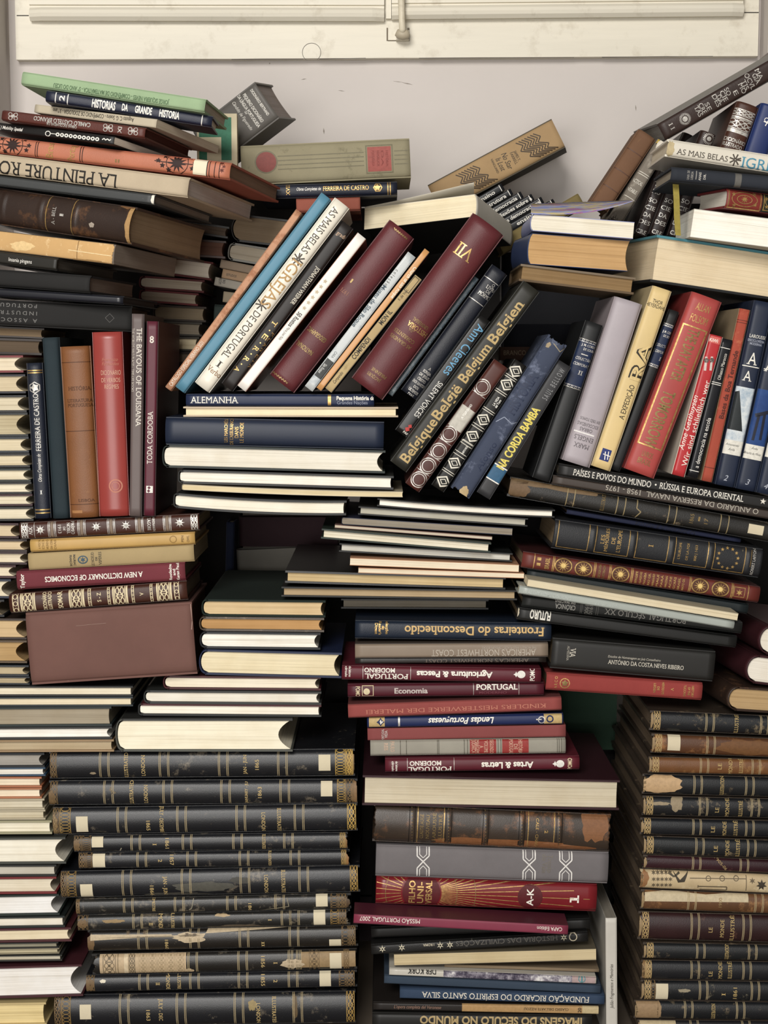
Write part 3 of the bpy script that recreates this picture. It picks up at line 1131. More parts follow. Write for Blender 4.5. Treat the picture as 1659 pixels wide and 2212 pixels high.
book('dark grey book with worn white corner under the beige cloth book', (-60, 382, 334, 430, 25), (0.06, 0.0), 0.2, cov=('3b3d3d', 'smooth', 'd6cfc0', 0.0), pages='7c756c', bulge=0.03,
     items=[blob(331, 430, 4, 13, 'd9d3c4', 3)])
book('thick worn brown leather volume with raised bands and gilt lines, top left pile', (-60, 437, 281, 487, 89), (0.07, -0.02), 0.19, make='folio', cov=('2e2019', 'old', '5a3b22', 0.5), pages='6f5b44', bulge=0.16, ribs=(8, 89, 164), rough_ends=0.004,
     items=[bd(103, 158, w=1.6), t('A - BELL', 119, 466, 38, 7, 90, 'silver', 's'), t('1', 137, 465, 5, 8, 90, 'silver'), blob(276, 487, 6, 44, 'a8824e', 5), blob(200, 486, 5, 6, '9c8f80', 8), blob(268, 445, 14, 5, '7a5530', 9)])
book('coverless book with torn tan paper spine lying below the thick brown leather volume', (-60, 514, 246, 550, 54), (0.06, -0.01), 0.16, make='soft', cov=('3a3128', 'old'), spine=('c39a5f', 'paper', 'e2c491', 0.5), pages='6f6459', bulge=0.06, rough_ends=0.003,
     items=[blob(50, 532, 26, 10, 'dcbb80', 2), bd(169, w=1.5, c='8d6b3c'), line([(150, 540), (240, 553)], 1.5, 'e8cf9c'), blob(20, 548, 60, 5, '8d6b3c', 6), blob(200, 566, 40, 5, '9c7846', 7)])
book('black book with small white title words, under the torn tan book', (-60, 550, 122, 572, 34), (0.05, 0.01), 0.15, cov=('26241f', 'smooth'), pages='4a443c', bulge=0.02,
     items=[t('Insania pingens', 45, 563, 50, 8, 0, 'white', '')])
book('plain black cloth book with brownish page end, in the left pile', (-60, 594, 193, 612, 46), (0.04, 0.0), 0.14, cov=('1d1c1b', 'cloth'), pages='6b5c51', bulge=0.10)
book('thin bluish black book with rounded corner, in the left pile', (-60, 627, 266, 648, 21), (0.03, 0.0), 0.14, cov=('1a1b22', 'gloss'), pages='3d3b3a', bulge=0.12)
book('large black book with faint grey upside down capitals above the standing books', (-60, 671, 284, 688, 58), 0.03, 0.15, cov=('1b1a19', 'cloth'), pages='4e4640', bulge=0.03,
     items=[t('A ASSOCIAÇÃO', 10, 690, 140, 8, 180, '6f6d69', 'w'), t('INDUSTRIAL', 25, 675, 110, 8, 180, '6f6d69', 'w'), t('PORTUGUESA', 25, 659, 110, 8, 180, '6f6d69', 'w'), ring(237, 687, 10, 1, '5a5855', 4)])

# ------------------------------------------------------------------ back row left
GROUP[0] = 'books of the back row at upper left'
book('grey dictionary tilted on edge against the wall, white lettering across its spine', (440, 320, 575, 216, 95), (0.275, 0.25), 0.10, cov=('5b5752', 'smooth'), pages='857b76', bulge=0.02, conc=0.16,
     items=[t('DICIONÁRIO BERTRAND', 561, 221, 66, 6, -90, 'e0dcd2'), t('PEQUENO DICIONÁRIO', 547, 233, 72, 7, -90, 'e0dcd2'), t('DA LÍNGUA PORTUGUESA', 537, 240, 82, 7, -90, 'e0dcd2'), t('de', 532, 243, 7, 5, -90, 'e0dcd2', 'i'), t('Cândido de Figueiredo', 524, 250, 72, 7, -90, 'e0dcd2', 'i')])
book('book facing out with green panels in cream borders, behind the top left pile', (424, 306, 512, 306, 122), 0.205, 0.015, 'F', cov=('c9bd9c', 'paper'), pages='bdb299', make='soft',
     items=[bx(430, 478, 0.08, 0.43, '1f6b4d'), bx(478, 500, -0.33, 0.43, '1f6b4d'), bx(430, 447, -0.44, -0.12, '1f6b4d')])
book('olive cloth volume with red disc and red label on its long spine', (521, 357, 886, 340, 86), 0.22, 0.15, cov=('8c8468', 'cloth', '6e674e', 0.3), pages='8f8672', bulge=0.05,
     items=[disc(575, 350, 25, '6d664c', 0), disc(575, 350, 22, '7d362e', 1), fr(790, 849, -0.36, 0.36, '6d664c', 2.5), bx(794, 845, -0.31, 0.31, '97463c', 1)]
     + [bx(600, 786, q, q + 0.025, '6d664c') for q in (-0.16, -0.05, 0.06, 0.17)] + [bx(852, 882, q, q + 0.025, '6d664c') for q in (-0.16, -0.05, 0.06, 0.17)]
     + [t(s_, x_, 342, 34, 5, -90, '7d2c22') for s_, x_ in (('HISTÓRIA', 836), ('DA', 826), ('REPÚBLICA', 817), ('PORTUGUESA', 806))])
book('slim navy book numbered XVIII with gilt double bands lying under the olive volume', (560, 415, 858, 407, 32), 0.215, 0.15, cov=('171c2b', 'leather'), pages='6a6258', bulge=0.14,
     items=[bd(585, 590, 838, 843, w=2.2), t('XVIII', 622, 410, 24, 8, 90, 'gold', 's'), t('Obras Completas de', 667, 408, 52, 7, 0, 'silver', 'i'), t('FERREIRA DE CASTRO', 747, 406, 99, 10, 0, 'gold', 's'), ring(816, 405, 10, 2, 'gold', 6), star(815, 405, 8, 5, 'gold', 0.6)])
book('rust red book lying under the slim navy book numbered XVIII', (640, 443, 778, 439, 32), 0.22, 0.15, cov=('8e4a38', 'cloth'), pages='776a5c', bulge=0.03)
book('fat dark book with brown page end leaning behind the tilted row', (497, 490, 650, 508, 60), 0.24, 0.17, 'L', cov=('1d1a17', 'smooth'), pages='6a5b48', bulge=0.2)
book('black board with dark page end under the beige cloth book end', (385, 486, 495, 503, 26), 0.22, 0.17, 'L', cov=('1c1a18', 'smooth'), pages='4b4036', bulge=0.1)
book('greyish cream book lying in the back stack behind the salmon book', (485, 541, 630, 564, 40), 0.24, 0.17, 'L', cov=('6c6a62', 'smooth'), pages='958c7b', bulge=0.1)
book('thin light brown paperback near the top of the back stack', (476, 569, 600, 594, 21), 0.24, 0.17, make='soft', cov=('82715e', 'paper'), pages='857965')
book('thin tan paperback under the light brown one in the back stack', (480, 590, 600, 614, 24), 0.24, 0.17, make='soft', cov=('94785a', 'paper'), pages='857965', items=[t('ESTUDOS', 500, 595, 22, 5, 0, '4f4030')])
book('thin grey paperback with tiny dark words in the back stack', (464, 606, 590, 632, 22), 0.24, 0.17, make='soft', cov=('8a8478', 'paper'), pages='857965', items=[t('LIÇÕES', 476, 606, 16, 5, 90, '38322a'), t('DE', 484, 608, 8, 5, 90, '38322a')])
book('dim tan paperback at the foot of the back stack by the tilted row', (482, 640, 580, 652, 26), 0.24, 0.17, make='soft', cov=('7f725d', 'paper'), pages='857965')
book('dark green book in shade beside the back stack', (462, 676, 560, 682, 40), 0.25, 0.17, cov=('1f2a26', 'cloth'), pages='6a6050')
GROUP[0] = 'books stacked behind the left pile'
book('dark brown book at the top of the stack behind the left pile', (392, 534, 492, 541, 40), 0.225, 0.16, 'L', cov=('3a261f', 'leather'), pages='5a4136', bulge=0.2)
book('white paged book in dark red boards, behind the torn tan book', (345, 573, 458, 588, 44), 0.225, 0.16, 'L', cov=('4a1a1a', 'cloth'), pages='a39a8c', bulge=0.12)
book('grey paged book in dark red boards under the white paged one', (300, 608, 441, 618, 32), 0.225, 0.16, 'L', cov=('471a1b', 'cloth'), pages='8a8071', bulge=0.12)
book('dark red book with rounded edge in the stack behind the left pile', (300, 637, 428, 647, 30), 0.225, 0.16, 'L', cov=('521b1e', 'cloth'), pages='7a6f60', bulge=0.12)
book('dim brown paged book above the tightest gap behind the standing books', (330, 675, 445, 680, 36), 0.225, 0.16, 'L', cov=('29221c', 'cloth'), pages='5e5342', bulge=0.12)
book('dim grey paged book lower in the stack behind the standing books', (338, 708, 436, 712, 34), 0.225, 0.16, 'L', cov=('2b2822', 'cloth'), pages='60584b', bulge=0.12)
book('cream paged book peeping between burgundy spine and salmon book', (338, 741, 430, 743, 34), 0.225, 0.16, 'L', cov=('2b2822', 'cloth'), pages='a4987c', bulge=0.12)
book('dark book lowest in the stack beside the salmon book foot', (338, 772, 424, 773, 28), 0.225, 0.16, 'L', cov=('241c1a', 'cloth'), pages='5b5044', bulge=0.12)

# ------------------------------------------------------------------ tilted row
GROUP[0] = 'books leaning in the tilted row'
book('salmon patterned slim book at the left end of the tilted row', (364, 841, 647, 457, 20), 0.0, 0.19, cov=('bf8d6b', 'cloth', 'a06a48', 0.9), pages='bfae94', bulge=0.03,
     items=[t('CATÁLOGO ESPECIAL VERANO 2021', 403, 785, 118, 8, 0, 'ded5c4', '')])
book('plain sky blue slim book in the tilted row', (387, 841, 703, 422, 30), -0.005, 0.20, cov=('4a7f96', 'smooth'), pages='bfae94', bulge=0.05)
MAIS = 'ded7c6'
book('white glossy book with golden IGREJAS lettering in the tilted row', (433, 841, 739, 438, 41), -0.01, 0.2, cov=(MAIS, 'gloss'), pages='c9bfa8', bulge=0.12,
     items=[t('AS MAIS BELAS', 692, 497, 118, 16, 180, '4a4238', 's'), t('IGREJAS', 608, 611, 124, 24, 180, 'b08a52', 's'), t('DE PORTUGAL', 521, 722, 122, 16, 180, '4a4238', 's'),
            rays(645, 559, 1, 14, 8, 3, '4a4238', 0.39), rays(566, 657, 1, 14, 8, 3, '4a4238', 0.39), t('I', 474, 786, 10, 14, -90, '3b342c', 's'), t('Verbo', 463, 802, 34, 12, -90, '8f6a45', 's'), blob(424, 838, 5, 4, '7a3038', 4)])
book('black book with gilt letters and white name between white spines in the tilted row', (492, 838, 752, 486, 37), 0.0, 0.17, cov=('211c1a', 'smooth'), pages='bcae94', bulge=0.06,
     items=[t('gradiva', 741, 510, 30, 9, -90, 'c9a98b', ''), t('JONATHAN WEINER', 660, 617, 98, 9, 180, 'e0d8c4', 's')]
     + [t(ch, px_, py_, 12, 11, 180, 'gold', 's') for ch, px_, py_ in (('T', 593, 698), ('E', 573, 727), ('R', 553, 753), ('R', 532, 775), ('A', 512, 797))]
     + [t(ch, px_, py_, 9, 8, 180, '8f6f3c', 's') for ch, px_, py_ in (('P', 590, 722), ('L', 583, 734), ('A', 573, 745), ('N', 566, 756), ('E', 556, 770), ('T', 549, 781), ('A', 541, 791))]
     + [disc(px_, py_, 1.6, 'gold') for px_, py_ in ((583, 713), (563, 740), (543, 764), (522, 786))])
book('white paperback with brown side and small grey title in the tilted row', (520, 838, 780, 508, 28), -0.012, 0.16, make='soft', cov=('8a4f2c', 'gloss'), spine=('ddd8cf', 'gloss'), pages='c9bfa8', bulge=0.02,
     items=[t('50 Rostos', 638, 690, 38, 10, 180, '3a3632', 'b'), t('Maria José Palla', 615, 720, 34, 6, 180, '6a645c', 'i'), line([(640, 676), (652, 684)], 1, 'a59c90')]
     + [star(703 - 9 * k, 607 + 11.5 * k, 5, 5, 'b9a98c', 0.5) for k in range(6)])
BURG = '5a2226'
vg = lambda pts: [line([(x0 + (x1 - x0) * k / 14, y0 + (y1 - y0) * k / 14 + (2.5 if k % 2 else -2.5)) for k in range(15)], 1.5, 'dgold') for x0, y0, x1, y1 in pts]
book('broad burgundy leather volume stamped with year and golden words in the tilted row', (607, 830, 868, 494, 68), 0.0, 0.18, cov=(BURG, 'leather'), pages='b7a88d', bulge=0.13,
     items=[t('NATIONAL', 658, 751, 43, 10, 90, 'dgold'), t('GEOGRAPHIC', 685, 722, 48, 10, 90, 'dgold'), t('1971', 745, 629, 18, 9, 90, '8c5a48'), t('I', 760, 606, 4, 9, 90, 'dgold')] + vg([(852, 494, 880, 516), (586, 801, 622, 828)]))
book('pale grey museum paperback with blue grey title in the tilted row', (667, 840, 890, 550, 22), -0.01, 0.15, make='soft', cov=('b9bdbc', 'gloss', '9aa2a6', 0.5), pages='c9bfa8', bulge=0.02,
     items=[t('Museu de São Roque', 798, 661, 112, 9, 180, '4a5a66', 'b'), t('coleção', 846, 600, 42, 7, 180, '4a4640', 'w'), bx(815, 778, -0.4, 0.4, '3b3d3c', 0), t('São Roque', 697, 796, 24, 7, 180, 'cfcfca', ''), t('CARA', 722, 766, 16, 6, 180, '6a706f', '')])
book('slim orange paperback with white title in the tilted row', (689, 841, 923, 541, 17), -0.008, 0.15, make='soft', cov=('1c1a19', 'smooth'), spine=('c58d4f', 'gloss'), pages='c9bfa8', bulge=0.02,
     items=[t('Church of São Roque', 873, 611, 84, 8, 180, 'e9dfc8', 'b')])
book('slim straw coloured book with black capitals reading upward in the tilted row', (708, 842, 903, 598, 22), -0.004, 0.14, make='soft', cov=('2a2622', 'smooth'), spine=('b39b6b', 'cloth', '8f794c', 0.3), pages='c9bfa8', bulge=0.04,
     items=[t('COMPENDI', 780, 752, 56, 10, 0, '2a2218', 'b'), t('MON', 829, 690, 24, 10, 0, '2a2218', 'b'), t('IL', 842, 674, 8, 10, 0, '2a2218', 'b'), t('F. de Vasc.', 871, 636, 30, 6, 0, '2a2218', ''), fr(630, 600, -0.3, 0.3, '2a2218', 1.2), t('Compendio', 730, 815, 30, 7, 0, '2a2218', 'i')])
book('broad burgundy leather volume with large golden VII upside down in the tilted row', (789, 845, 1056, 483, 84), -0.02, 0.2, cov=(BURG, 'leather'), pages='b7a88d', bulge=0.17,
     items=[t('VII', 1004, 544, 42, 29, 90, 'gold', 's'), t('UNIVERSAL', 909, 698, 40, 8, 90, 'dgold', 's'), t('HISTÓRIA', 902, 710, 50, 11, 90, 'gold', 's'), t('DA', 888, 712, 10, 6, 90, 'dgold', 's'),
            t('CORRENTES', 874, 725, 52, 8, 90, 'dgold', 's'), t('AS GRANDES', 866, 737, 54, 8, 90, 'dgold', 's'), t('PIRENNE', 819, 806, 38, 7, 90, 'dgold', 's'), t('JACQUES', 808, 814, 34, 7, 90, 'dgold', 's')])
book('dusty blue patterned book half hidden behind the broad VII volume', (843, 853, 1030, 600, 12), 0.005, 0.17, cov=('46545e', 'gloss', '7d8a8f', 0.6), pages='b7a88d', bulge=0.04,
     items=[t('ATLAS', 936, 727, 60, 8, 180, '6e7f88', 'w')])
book('dark navy leather book with religious title and gilt lines near its head', (884, 854, 1081, 583, 44), -0.01, 0.17, cov=('171a24', 'leather'), pages='c4c0b4', bulge=0.13,
     items=[bd(607, 652, w=1.6, c='silver'), t('O', 1066, 617, 6, 7, -90, 'silver', 's'), t('LIVRO', 1062, 625, 26, 8, -90, 'silver', 's'), t('DE', 1055, 631, 10, 7, -90, 'silver', 's'), t('MÓRMON', 1049, 640, 36, 9, -90, 'silver', 's')]
     + [t(s_, 929 - 6 * k, 797 + 8 * k, ln, 6, -90, 'silver', 's') for k, (s_, ln) in enumerate((('A', 6), ('IGREJA', 20), ('DE JESUS', 24), ('CRISTO', 20), ('DOS SANTOS', 30), ('DOS', 12), ('ÚLTIMOS', 24), ('DIAS', 14)))])
book('black paperback with pale blue name and white title, beside the yellow lettered black book', (865, 936, 1047, 686, 32), 0.0, 0.12, make='soft', cov=('171615', 'gloss'), pages='8d8474', bulge=0.03,
     items=[t('Ann Cleeves', 1003, 757, 130, 20, 180, '5f9fc4', ''), t('SILENT VOICES', 926, 863, 92, 12, 180, 'e2ded4', ''), t('PAN', 877, 936, 14, 5, -90, 'd8d2c4'), star(880, 927, 6, 4, 'b5332d', 0.7), star(886, 921, 5, 4, 'b5332d', 0.7)])
book('black album with large bronze country names climbing its spine', (860, 1008, 1148, 618, 45), -0.03, 0.2, cov=('26251f', 'smooth'), pages='b9b2a0', bulge=0.05,
     items=[t('Belgique', 905, 950, 112, 22, 0, 'b59a62', 'bs'), t('België', 966, 867, 86, 22, 0, 'b59a62', 'bs'), t('Belgium', 1027, 782, 98, 22, 0, 'b59a62', 'bs'), t('Belgien', 1093, 694, 108, 22, 0, 'b59a62', 'bs')])
book('brown book with silver double rings and grey label, right of the bronze lettered album', (891, 1054, 1083, 786, 38), -0.025, 0.15, cov=('4a221a', 'smooth'), pages='8a8070', bulge=0.04,
     items=[x for px_, py_ in ((905, 1036), (925, 1006), (948, 974), (970, 937), (1042, 836)) for x in (ring(px_, py_, 18, 2, 'silver', 30), ring(px_, py_, 13.5, 1.6, 'silver', 30))]
     + [bx(926, 882, -0.5, 0.5, 'b7b2a6', 0), t('OCEANO', 1012, 883, 24, 5, 0, 'e9e6dc'), t('ATLAS', 1004, 894, 24, 5, 0, 'e9e6dc')] + [bd(1020, 988, 954, 852, w=1.2, c='silver')])


def diamond(x, y, r, c):
    return [poly(x, y, [(-r * .75, 0), (0, -r), (r * .75, 0), (0, r)], c, 0), poly(x, y, [(-r * .55, 0), (0, -r * .74), (r * .55, 0), (0, r * .74)], '14130f', 1), poly(x, y, [(-r * .36, 0), (0, -r * .5), (r * .36, 0), (0, r * .5)], c, 2), poly(x, y, [(-r * .26, 0), (0, -r * .36), (r * .26, 0), (0, r * .36)], '14130f', 3)]


book('black book with white diamonds and stripes on its spine, leaning in the middle', (946, 1056, 1126, 784, 35), -0.02, 0.14, cov=('171512', 'smooth'), pages='8a8070', bulge=0.05,
     items=[x for px_, py_ in ((958, 1040), (982, 1000), (1022, 942), (1045, 906), (1096, 831), (1115, 802)) for x in diamond(px_, py_, 19, 'd9d3c2')]
     + [bd(1022, 1018, 985, 979, 962, 957, 925, 920, 890, 886, 850, 846, 818, 814, w=1.4, c='d9d3c2')] + [fr(955, 962, -0.4, 0.4, 'd9d3c2', 1), t('LA VIDA', 1072, 866, 22, 5, 0, 'e9e6dc'), t('del Toro', 1076, 872, 20, 5, 0, 'e9e6dc'), t('PUERTO RICO', 1004, 972, 20, 4, 0, 'e9e6dc')])
book('worn faded blue cloth book with frayed head in the middle right', (994, 1066, 1206, 734, 54), -0.03, 0.15, cov=('384054', 'cloth', '6a7288', 0.5), pages='6b5f4d', bulge=0.10, rough_ends=0.005,
     items=[t('HISTÓRIA', 1128, 850, 100, 22, 0, '232d47', 's'), t('Afonso', 1050, 985, 70, 14, 0, '232d47', 's'), blob(1002, 1064, 14, 10, 'b39a6d', 2), line([(1072, 910), (1090, 900), (1106, 915), (1118, 912)], 1.6, '8b93a5'), line([(1196, 742), (1210, 760), (1222, 752)], 2, '93876f'), blob(1185, 745, 6, 5, '93805f', 7)])
book('dark grey paperback with yellow title climbing and blue band at its foot', (1044, 1071, 1220, 785, 40), -0.02, 0.14, make='soft', cov=('2b2b2d', 'smooth'), pages='8a8070', bulge=0.03,
     items=[bx(1038, 1008, -0.5, 0.5, '2a5878', 0), bd(1038, 1008, w=2.5, c='white'), t('NA CORDA BAMBA', 1120, 946, 154, 17, 0, 'd9c64a', 'h'), t('SAUL BELLOW', 1196, 830, 76, 12, 0, '8b8b8c', 'w')])

# ------------------------------------------------------------------ top middle and top right
GROUP[0] = 'books piled loosely at upper middle'


def sheet(root, M, name, mat, fn, n=14, m_=4, th=0.0006):
    Mi = M.inverted()
    bm = bmesh.new()
    g = [[(bm.verts.new(Mi @ fn(i / n, j / m_)), bm.verts.new(Mi @ (fn(i / n, j / m_) - Vector((0, 0, th))))) for j in range(m_ + 1)] for i in range(n + 1)]
    for i in range(n):
        for j in range(m_):
            for s_ in (0, 1):
                bm.faces.new((g[i][j][s_], g[i + 1][j][s_], g[i + 1][j + 1][s_], g[i][j + 1][s_]))
        for j in (0, m_):
            bm.faces.new((g[i][j][0], g[i + 1][j][0], g[i + 1][j][1], g[i][j][1]))
    return link(name, bm, mat, root, True)


def rising_cover(root, M, F):
    """the upper cover of the fat paperback, lifting off its pages towards the spine"""
    sheet(root, M, 'lifted_cover', cover_mat('cfc8b6', 'smooth'), lambda f, h: at(788 + 236 * f, 447 - 42 * f - 11 * math.sin(3.14 * f * 0.5) + 4 * math.sin(3.14 * f), 0.272 - 0.07 * f + 0.12 * h) - Vector((0, 0, 0.12 * h * 0.28)))


def chev(cx, cy, ux, uy, n):
    out = []
    for k in range(n):
        e = 7.0 * k - 20
        pts = [(e - 14, 25), (e - 2, 13), (e - 12, 4), (e + 8, -8), (e + 1, -15), (e + 22, -26)]
        out.append(line([(cx + ux * s_ + uy * q_, cy + uy * s_ - ux * q_) for s_, q_ in pts], 2.3, '3a2a18'))
    return out



book('tan cloth book with brown zigzag ornaments, leaning high against the bare wall', (938, 430, 1206, 287, 69), (0.37, 0.34), 0.12, cov=('4c4538', 'cloth'), spine=('a08258', 'cloth'), pages='8a7d66', bulge=0.05,
     items=chev(1026, 384, 0.883, -0.47, 7) + chev(1156, 315, 0.883, -0.47, 7) + [t('JAMES T.', 1118, 336, 24, 6, -90, '2f2417', 's'), t('FARRELL', 1111, 341, 28, 6, -90, '2f2417', 's'), t('No Star', 1097, 347, 38, 12, -90, '2f2417', 'i'), t('Is Lost', 1083, 354, 30, 12, -90, '2f2417', 'i'), t('VANGUARD', 1070, 358, 34, 5, -90, '2f2417', '')])
for k, (px_, py_, s_, nm) in enumerate(((1087, 403, 'o ensino', 'topmost'), (1106, 414, 'o estrutura', 'second'), (1128, 420, 'a democracia', 'third'), (1151, 425, 'reflexões sobre a', 'fourth'), (1172, 431, 'a democracia na', 'fifth'), (1198, 436, 'ensino', 'lowest'))):
    book('%s of the thin black booklets fanned out behind the cream paged paperback' % nm, (px_ - 130, py_ + 76, px_, py_, 16.5), 0.365, 0.10, make='soft', cov=('17181c', 'gloss'), pages='8d8474', bulge=0.03,
         items=[bd(px_ - 6, w=1.5, c='white'), t(s_, px_ - 42 if k < 5 else px_ - 62, (py_ + 25) if k < 5 else py_ + 36, 22 + 5.0 * len(s_) * 0.8, 8, 0, 'white', 'b')])
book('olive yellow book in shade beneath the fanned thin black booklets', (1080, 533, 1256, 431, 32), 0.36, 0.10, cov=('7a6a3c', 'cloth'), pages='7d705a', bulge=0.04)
book('fat cream paged paperback lying aslant on top of the tilted row', (787, 471, 1030, 441, 56), (0.275, 0.205), 0.14, 'R', tilt=-14, extra=rising_cover, make='soft', cov=('1b1a18', 'smooth'), spine=('b9b4a8', 'smooth'), board2=('d9d2bf', 'smooth'), pages='dccfae', bulge=0.06)  # lower cover is black to paint in the shade beneath


def lifted_cover(root, M, F):
    """the paperback's bright front cover, curling up off its pages"""
    Mi = M.inverted()
    bm = bmesh.new()
    n = 16
    g = []
    for i in range(n + 1):
        f = i / n
        row = []
        for j in range(5):
            h = j / 4
            x = 1147 + f * (1369 - 1147)
            y = (1 - h) * (461 + 12 * f - 40 * f ** 2.4) + h * (440 - 8 * f)
            p = at(x, y, -0.004 + 0.10 * h)
            row.append((bm.verts.new(Mi @ p), bm.verts.new(Mi @ (p + Vector((0, 0, -0.0006))))))
        g.append(row)
    for i in range(n):
        for j in range(4):
            bm.faces.new((g[i][j][0], g[i + 1][j][0], g[i + 1][j + 1][0], g[i][j + 1][0]))
            bm.faces.new((g[i][j][1], g[i + 1][j][1], g[i + 1][j + 1][1], g[i][j + 1][1]))
        bm.faces.new((g[i][0][0], g[i + 1][0][0], g[i + 1][0][1], g[i][0][1]))
        bm.faces.new((g[i][4][0], g[i + 1][4][0], g[i + 1][4][1], g[i][4][1]))
    link('lifted_cover', bm, photo_mat('bright_cover', ['3a4796', '6f7cc0', '8f9ad0', 'c9b23a', '6f7cc0', 'b0485a', '5f6cb4'], 8.0, (1.5, 14, 8)), root, True)


GROUP[0] = 'books lying on the right hand tilted row'
book('brown hardback lying fore edge out under two paperbacks, upper right', (1123, 587, 1371, 617, 40), (0.0, 0.0), 0.16, 'E', cov=('5f4c35', 'cloth'), pages='7d6442', bulge=0.06, conc=0.05, board2=('6a5942', 'smooth'))
book('fat paperback with orange brown pages and curving right edge, upper right', (1140, 539, 1358, 555, 72), (0.005, 0.015), 0.13, 'L', make='soft', cov=('38466a', 'gloss'), pages='b28d5c', bulge=0.08, conc=0.10)
book('white paged paperback whose colourful cover curls up, on the orange paged paperback', (1146, 480, 1369, 498, 37), (0.0, 0.0), 0.13, 'L', make='soft', cov=('8c93bd', 'gloss'), pages='cfc8b6', bulge=0.10, extra=lifted_cover)
book('great teal covered volume lying fore edge out at the right side', (1412, 557, 1770, 611, 104), (0.02, 0.05), 0.24, 'E', make='folio', cov=('1e1f20', 'smooth'), board2=('3f7c88', 'smooth'), pages='cbb998', bulge=0.05, conc=0.03)
book('white paged paperback lying on the great teal volume at the right edge', (1495, 482, 1770, 518, 64), (0.0, 0.0), 0.10, 'E', make='soft', cov=('a9a59c', 'smooth'), pages='dcd8cc', bulge=0.05)


def gilt_panel(cx, cy, wx, hy, c):
    return [ring(cx, cy, wx, 1.5, c, 24, hy), ring(cx, cy, wx * .6, 1.5, c, 20, hy * .6), star(cx, cy, hy * .5, 8, c)] + [star(cx + sx * wx * .8, cy + sy * hy * .75, 5, 5, c) for sx in (-1, 1) for sy in (-1, 1)]


book('red leather volume with gilt panels and white page end, upper right edge', (1571, 426, 1770, 452, 46), (-0.02, 0.01), 0.085, cov=('6b1f22', 'leather'), spine=('7a2a22', 'leather'), pages='b9b3a7', bulge=0.10,
     items=gilt_panel(1608, 431, 28, 16, 'gold') + [fr(1574, 1644, -0.46, 0.46, 'gold', 2), bx(1646, 1760, -0.5, 0.5, '20281f', 0), fr(1649, 1700, -0.4, 0.4, 'gold', 2)] + gilt_panel(1668, 438, 16, 12, 'gold'))


def ribbon(root, M, F):
    Mi = M.inverted()
    bm = bmesh.new()
    pts = [(1453, 396, 1466, 396, -.004), (1455, 430, 1468, 430, -.006), (1456, 470, 1469, 471, -.004), (1459, 508, 1471, 509, -.003)]
    rows = []
    for xa, ya, xb, yb, yy in pts:
        p, q = at(xa, ya, yy), at(xb, yb, yy)
        rows.append([bm.verts.new(Mi @ v) for v in (p, q, q + Vector((0, .0006, 0)), p + Vector((0, .0006, 0)))])
    for r1, r2 in zip(rows[:-1], rows[1:]):
        for k in range(4):
            bm.faces.new((r1[k], r1[(k + 1) % 4], r2[(k + 1) % 4], r2[k]))
    bm.faces.new(rows[0])
    bm.faces.new(rows[-1])
    o = link('ribbon', bm, ink_mat('8f7f22'), root)
    o['label'] = 'yellow ribbon bookmark'


book('dark slate cloth book with rounded back and yellow ribbon, under the white IGREJAS book', (1450, 375, 1770, 405, 38), -0.03, 0.125, cov=('23272f', 'cloth'), pages='8a8070', bulge=0.2, extra=ribbon,
     items=[bx(1588, 1602, -0.5, 0.5, '5d5a55', 0), t('UNIV. DE', 1487, 378, 20, 5, 90, '8d8a84'), t('LISBOA', 1495, 379, 18, 5, 90, '8d8a84'), bx(1503, 1505, -0.2, 0.3, '8d8a84'), t('ANAIS', 1512, 381, 18, 5, 90, 'b5b1a8'), t('DIR.', 1522, 382, 12, 5, 90, 'b5b1a8')])
book('white book with blue IGREJAS lettering and torn end, upper right edge', (1440, 320, 1770, 371, 43), -0.03, 0.125, cov=('cfc8b8', 'gloss'), pages='b9ad97', bulge=0.10, rough_ends=0.004,
     items=[t('AS MAIS BELAS', 1517, 335, 112, 12, 0, '4a4238', 's'), rays(1588, 345, 1, 13, 8, 3, '4a4238', 0.39), t('IGREJAS', 1659, 358, 116, 22, 0, '3f86a0', 's'), blob(1448, 321, 8, 18, 'b5a37a', 3)])
GROUP[0] = 'books standing at the top right corner'
book('brown volume of the society series slanting up to the right edge, long silver capitals', (1430, 287, 1770, 92, 46), 0.11, 0.15, tilt=5, cov=('6e6a65', 'smooth'), spine=('2f201b', 'leather'), pages='8f8a84', bulge=0.06,
     items=[t('I I', 1451, 273, 14, 9, -90, 'silver', 's'), rays(1480, 257, 8, 13, 26, 1.2, 'silver'), disc(1480, 257, 6, 'silver', 1, 12)]
     + [t(s_, px_, py_, ln, 10, -90, 'silver', 's') for s_, px_, py_, ln in (('CRE', 1518, 234, 24), ('TAS', 1509, 240, 24), ('SO', 1572, 198, 17), ('CIE', 1564, 207, 24), ('DA', 1556, 214, 18), ('DES', 1548, 217, 28), ('SE', 1530, 230, 18), ('MO', 1604, 190, 24), ('TIS', 1610, 183, 22), ('OCVL', 1620, 175, 36), ('GIA', 1634, 170, 24), ('MA', 1640, 160, 26), ('E', 1590, 200, 10))])
book('mottled brown leather book leaning at the left of the top right group', (1296, 446, 1400, 290, 46), 0.13, 0.07, cov=('6b4a31', 'cloth', '84603f', 0.3), pages='7d6a50', bulge=0.1, items=[bd(330, 372, 408, w=2, c='54382a')])
book('grey cloth accounting book with torn white head beside the mottled brown one', (1330, 480, 1436, 307, 35), 0.115, 0.13, cov=('766d61', 'cloth', '9b9284', 0.4), pages='9b9080', bulge=0.08, rough_ends=0.007,
     items=[t('PRACTICAL', 1375, 391, 30, 8, -90, 'd8d2c4', 's'), t('CONTABLE', 1362, 409, 30, 8, -90, 'd8d2c4', 's'), bd(376, 380, 428, w=1.2, c='d8d2c4'), blob(1430, 316, 16, 14, 'cfc6b4', 4), blob(1424, 300, 10, 3, 'b89a2c', 9)])
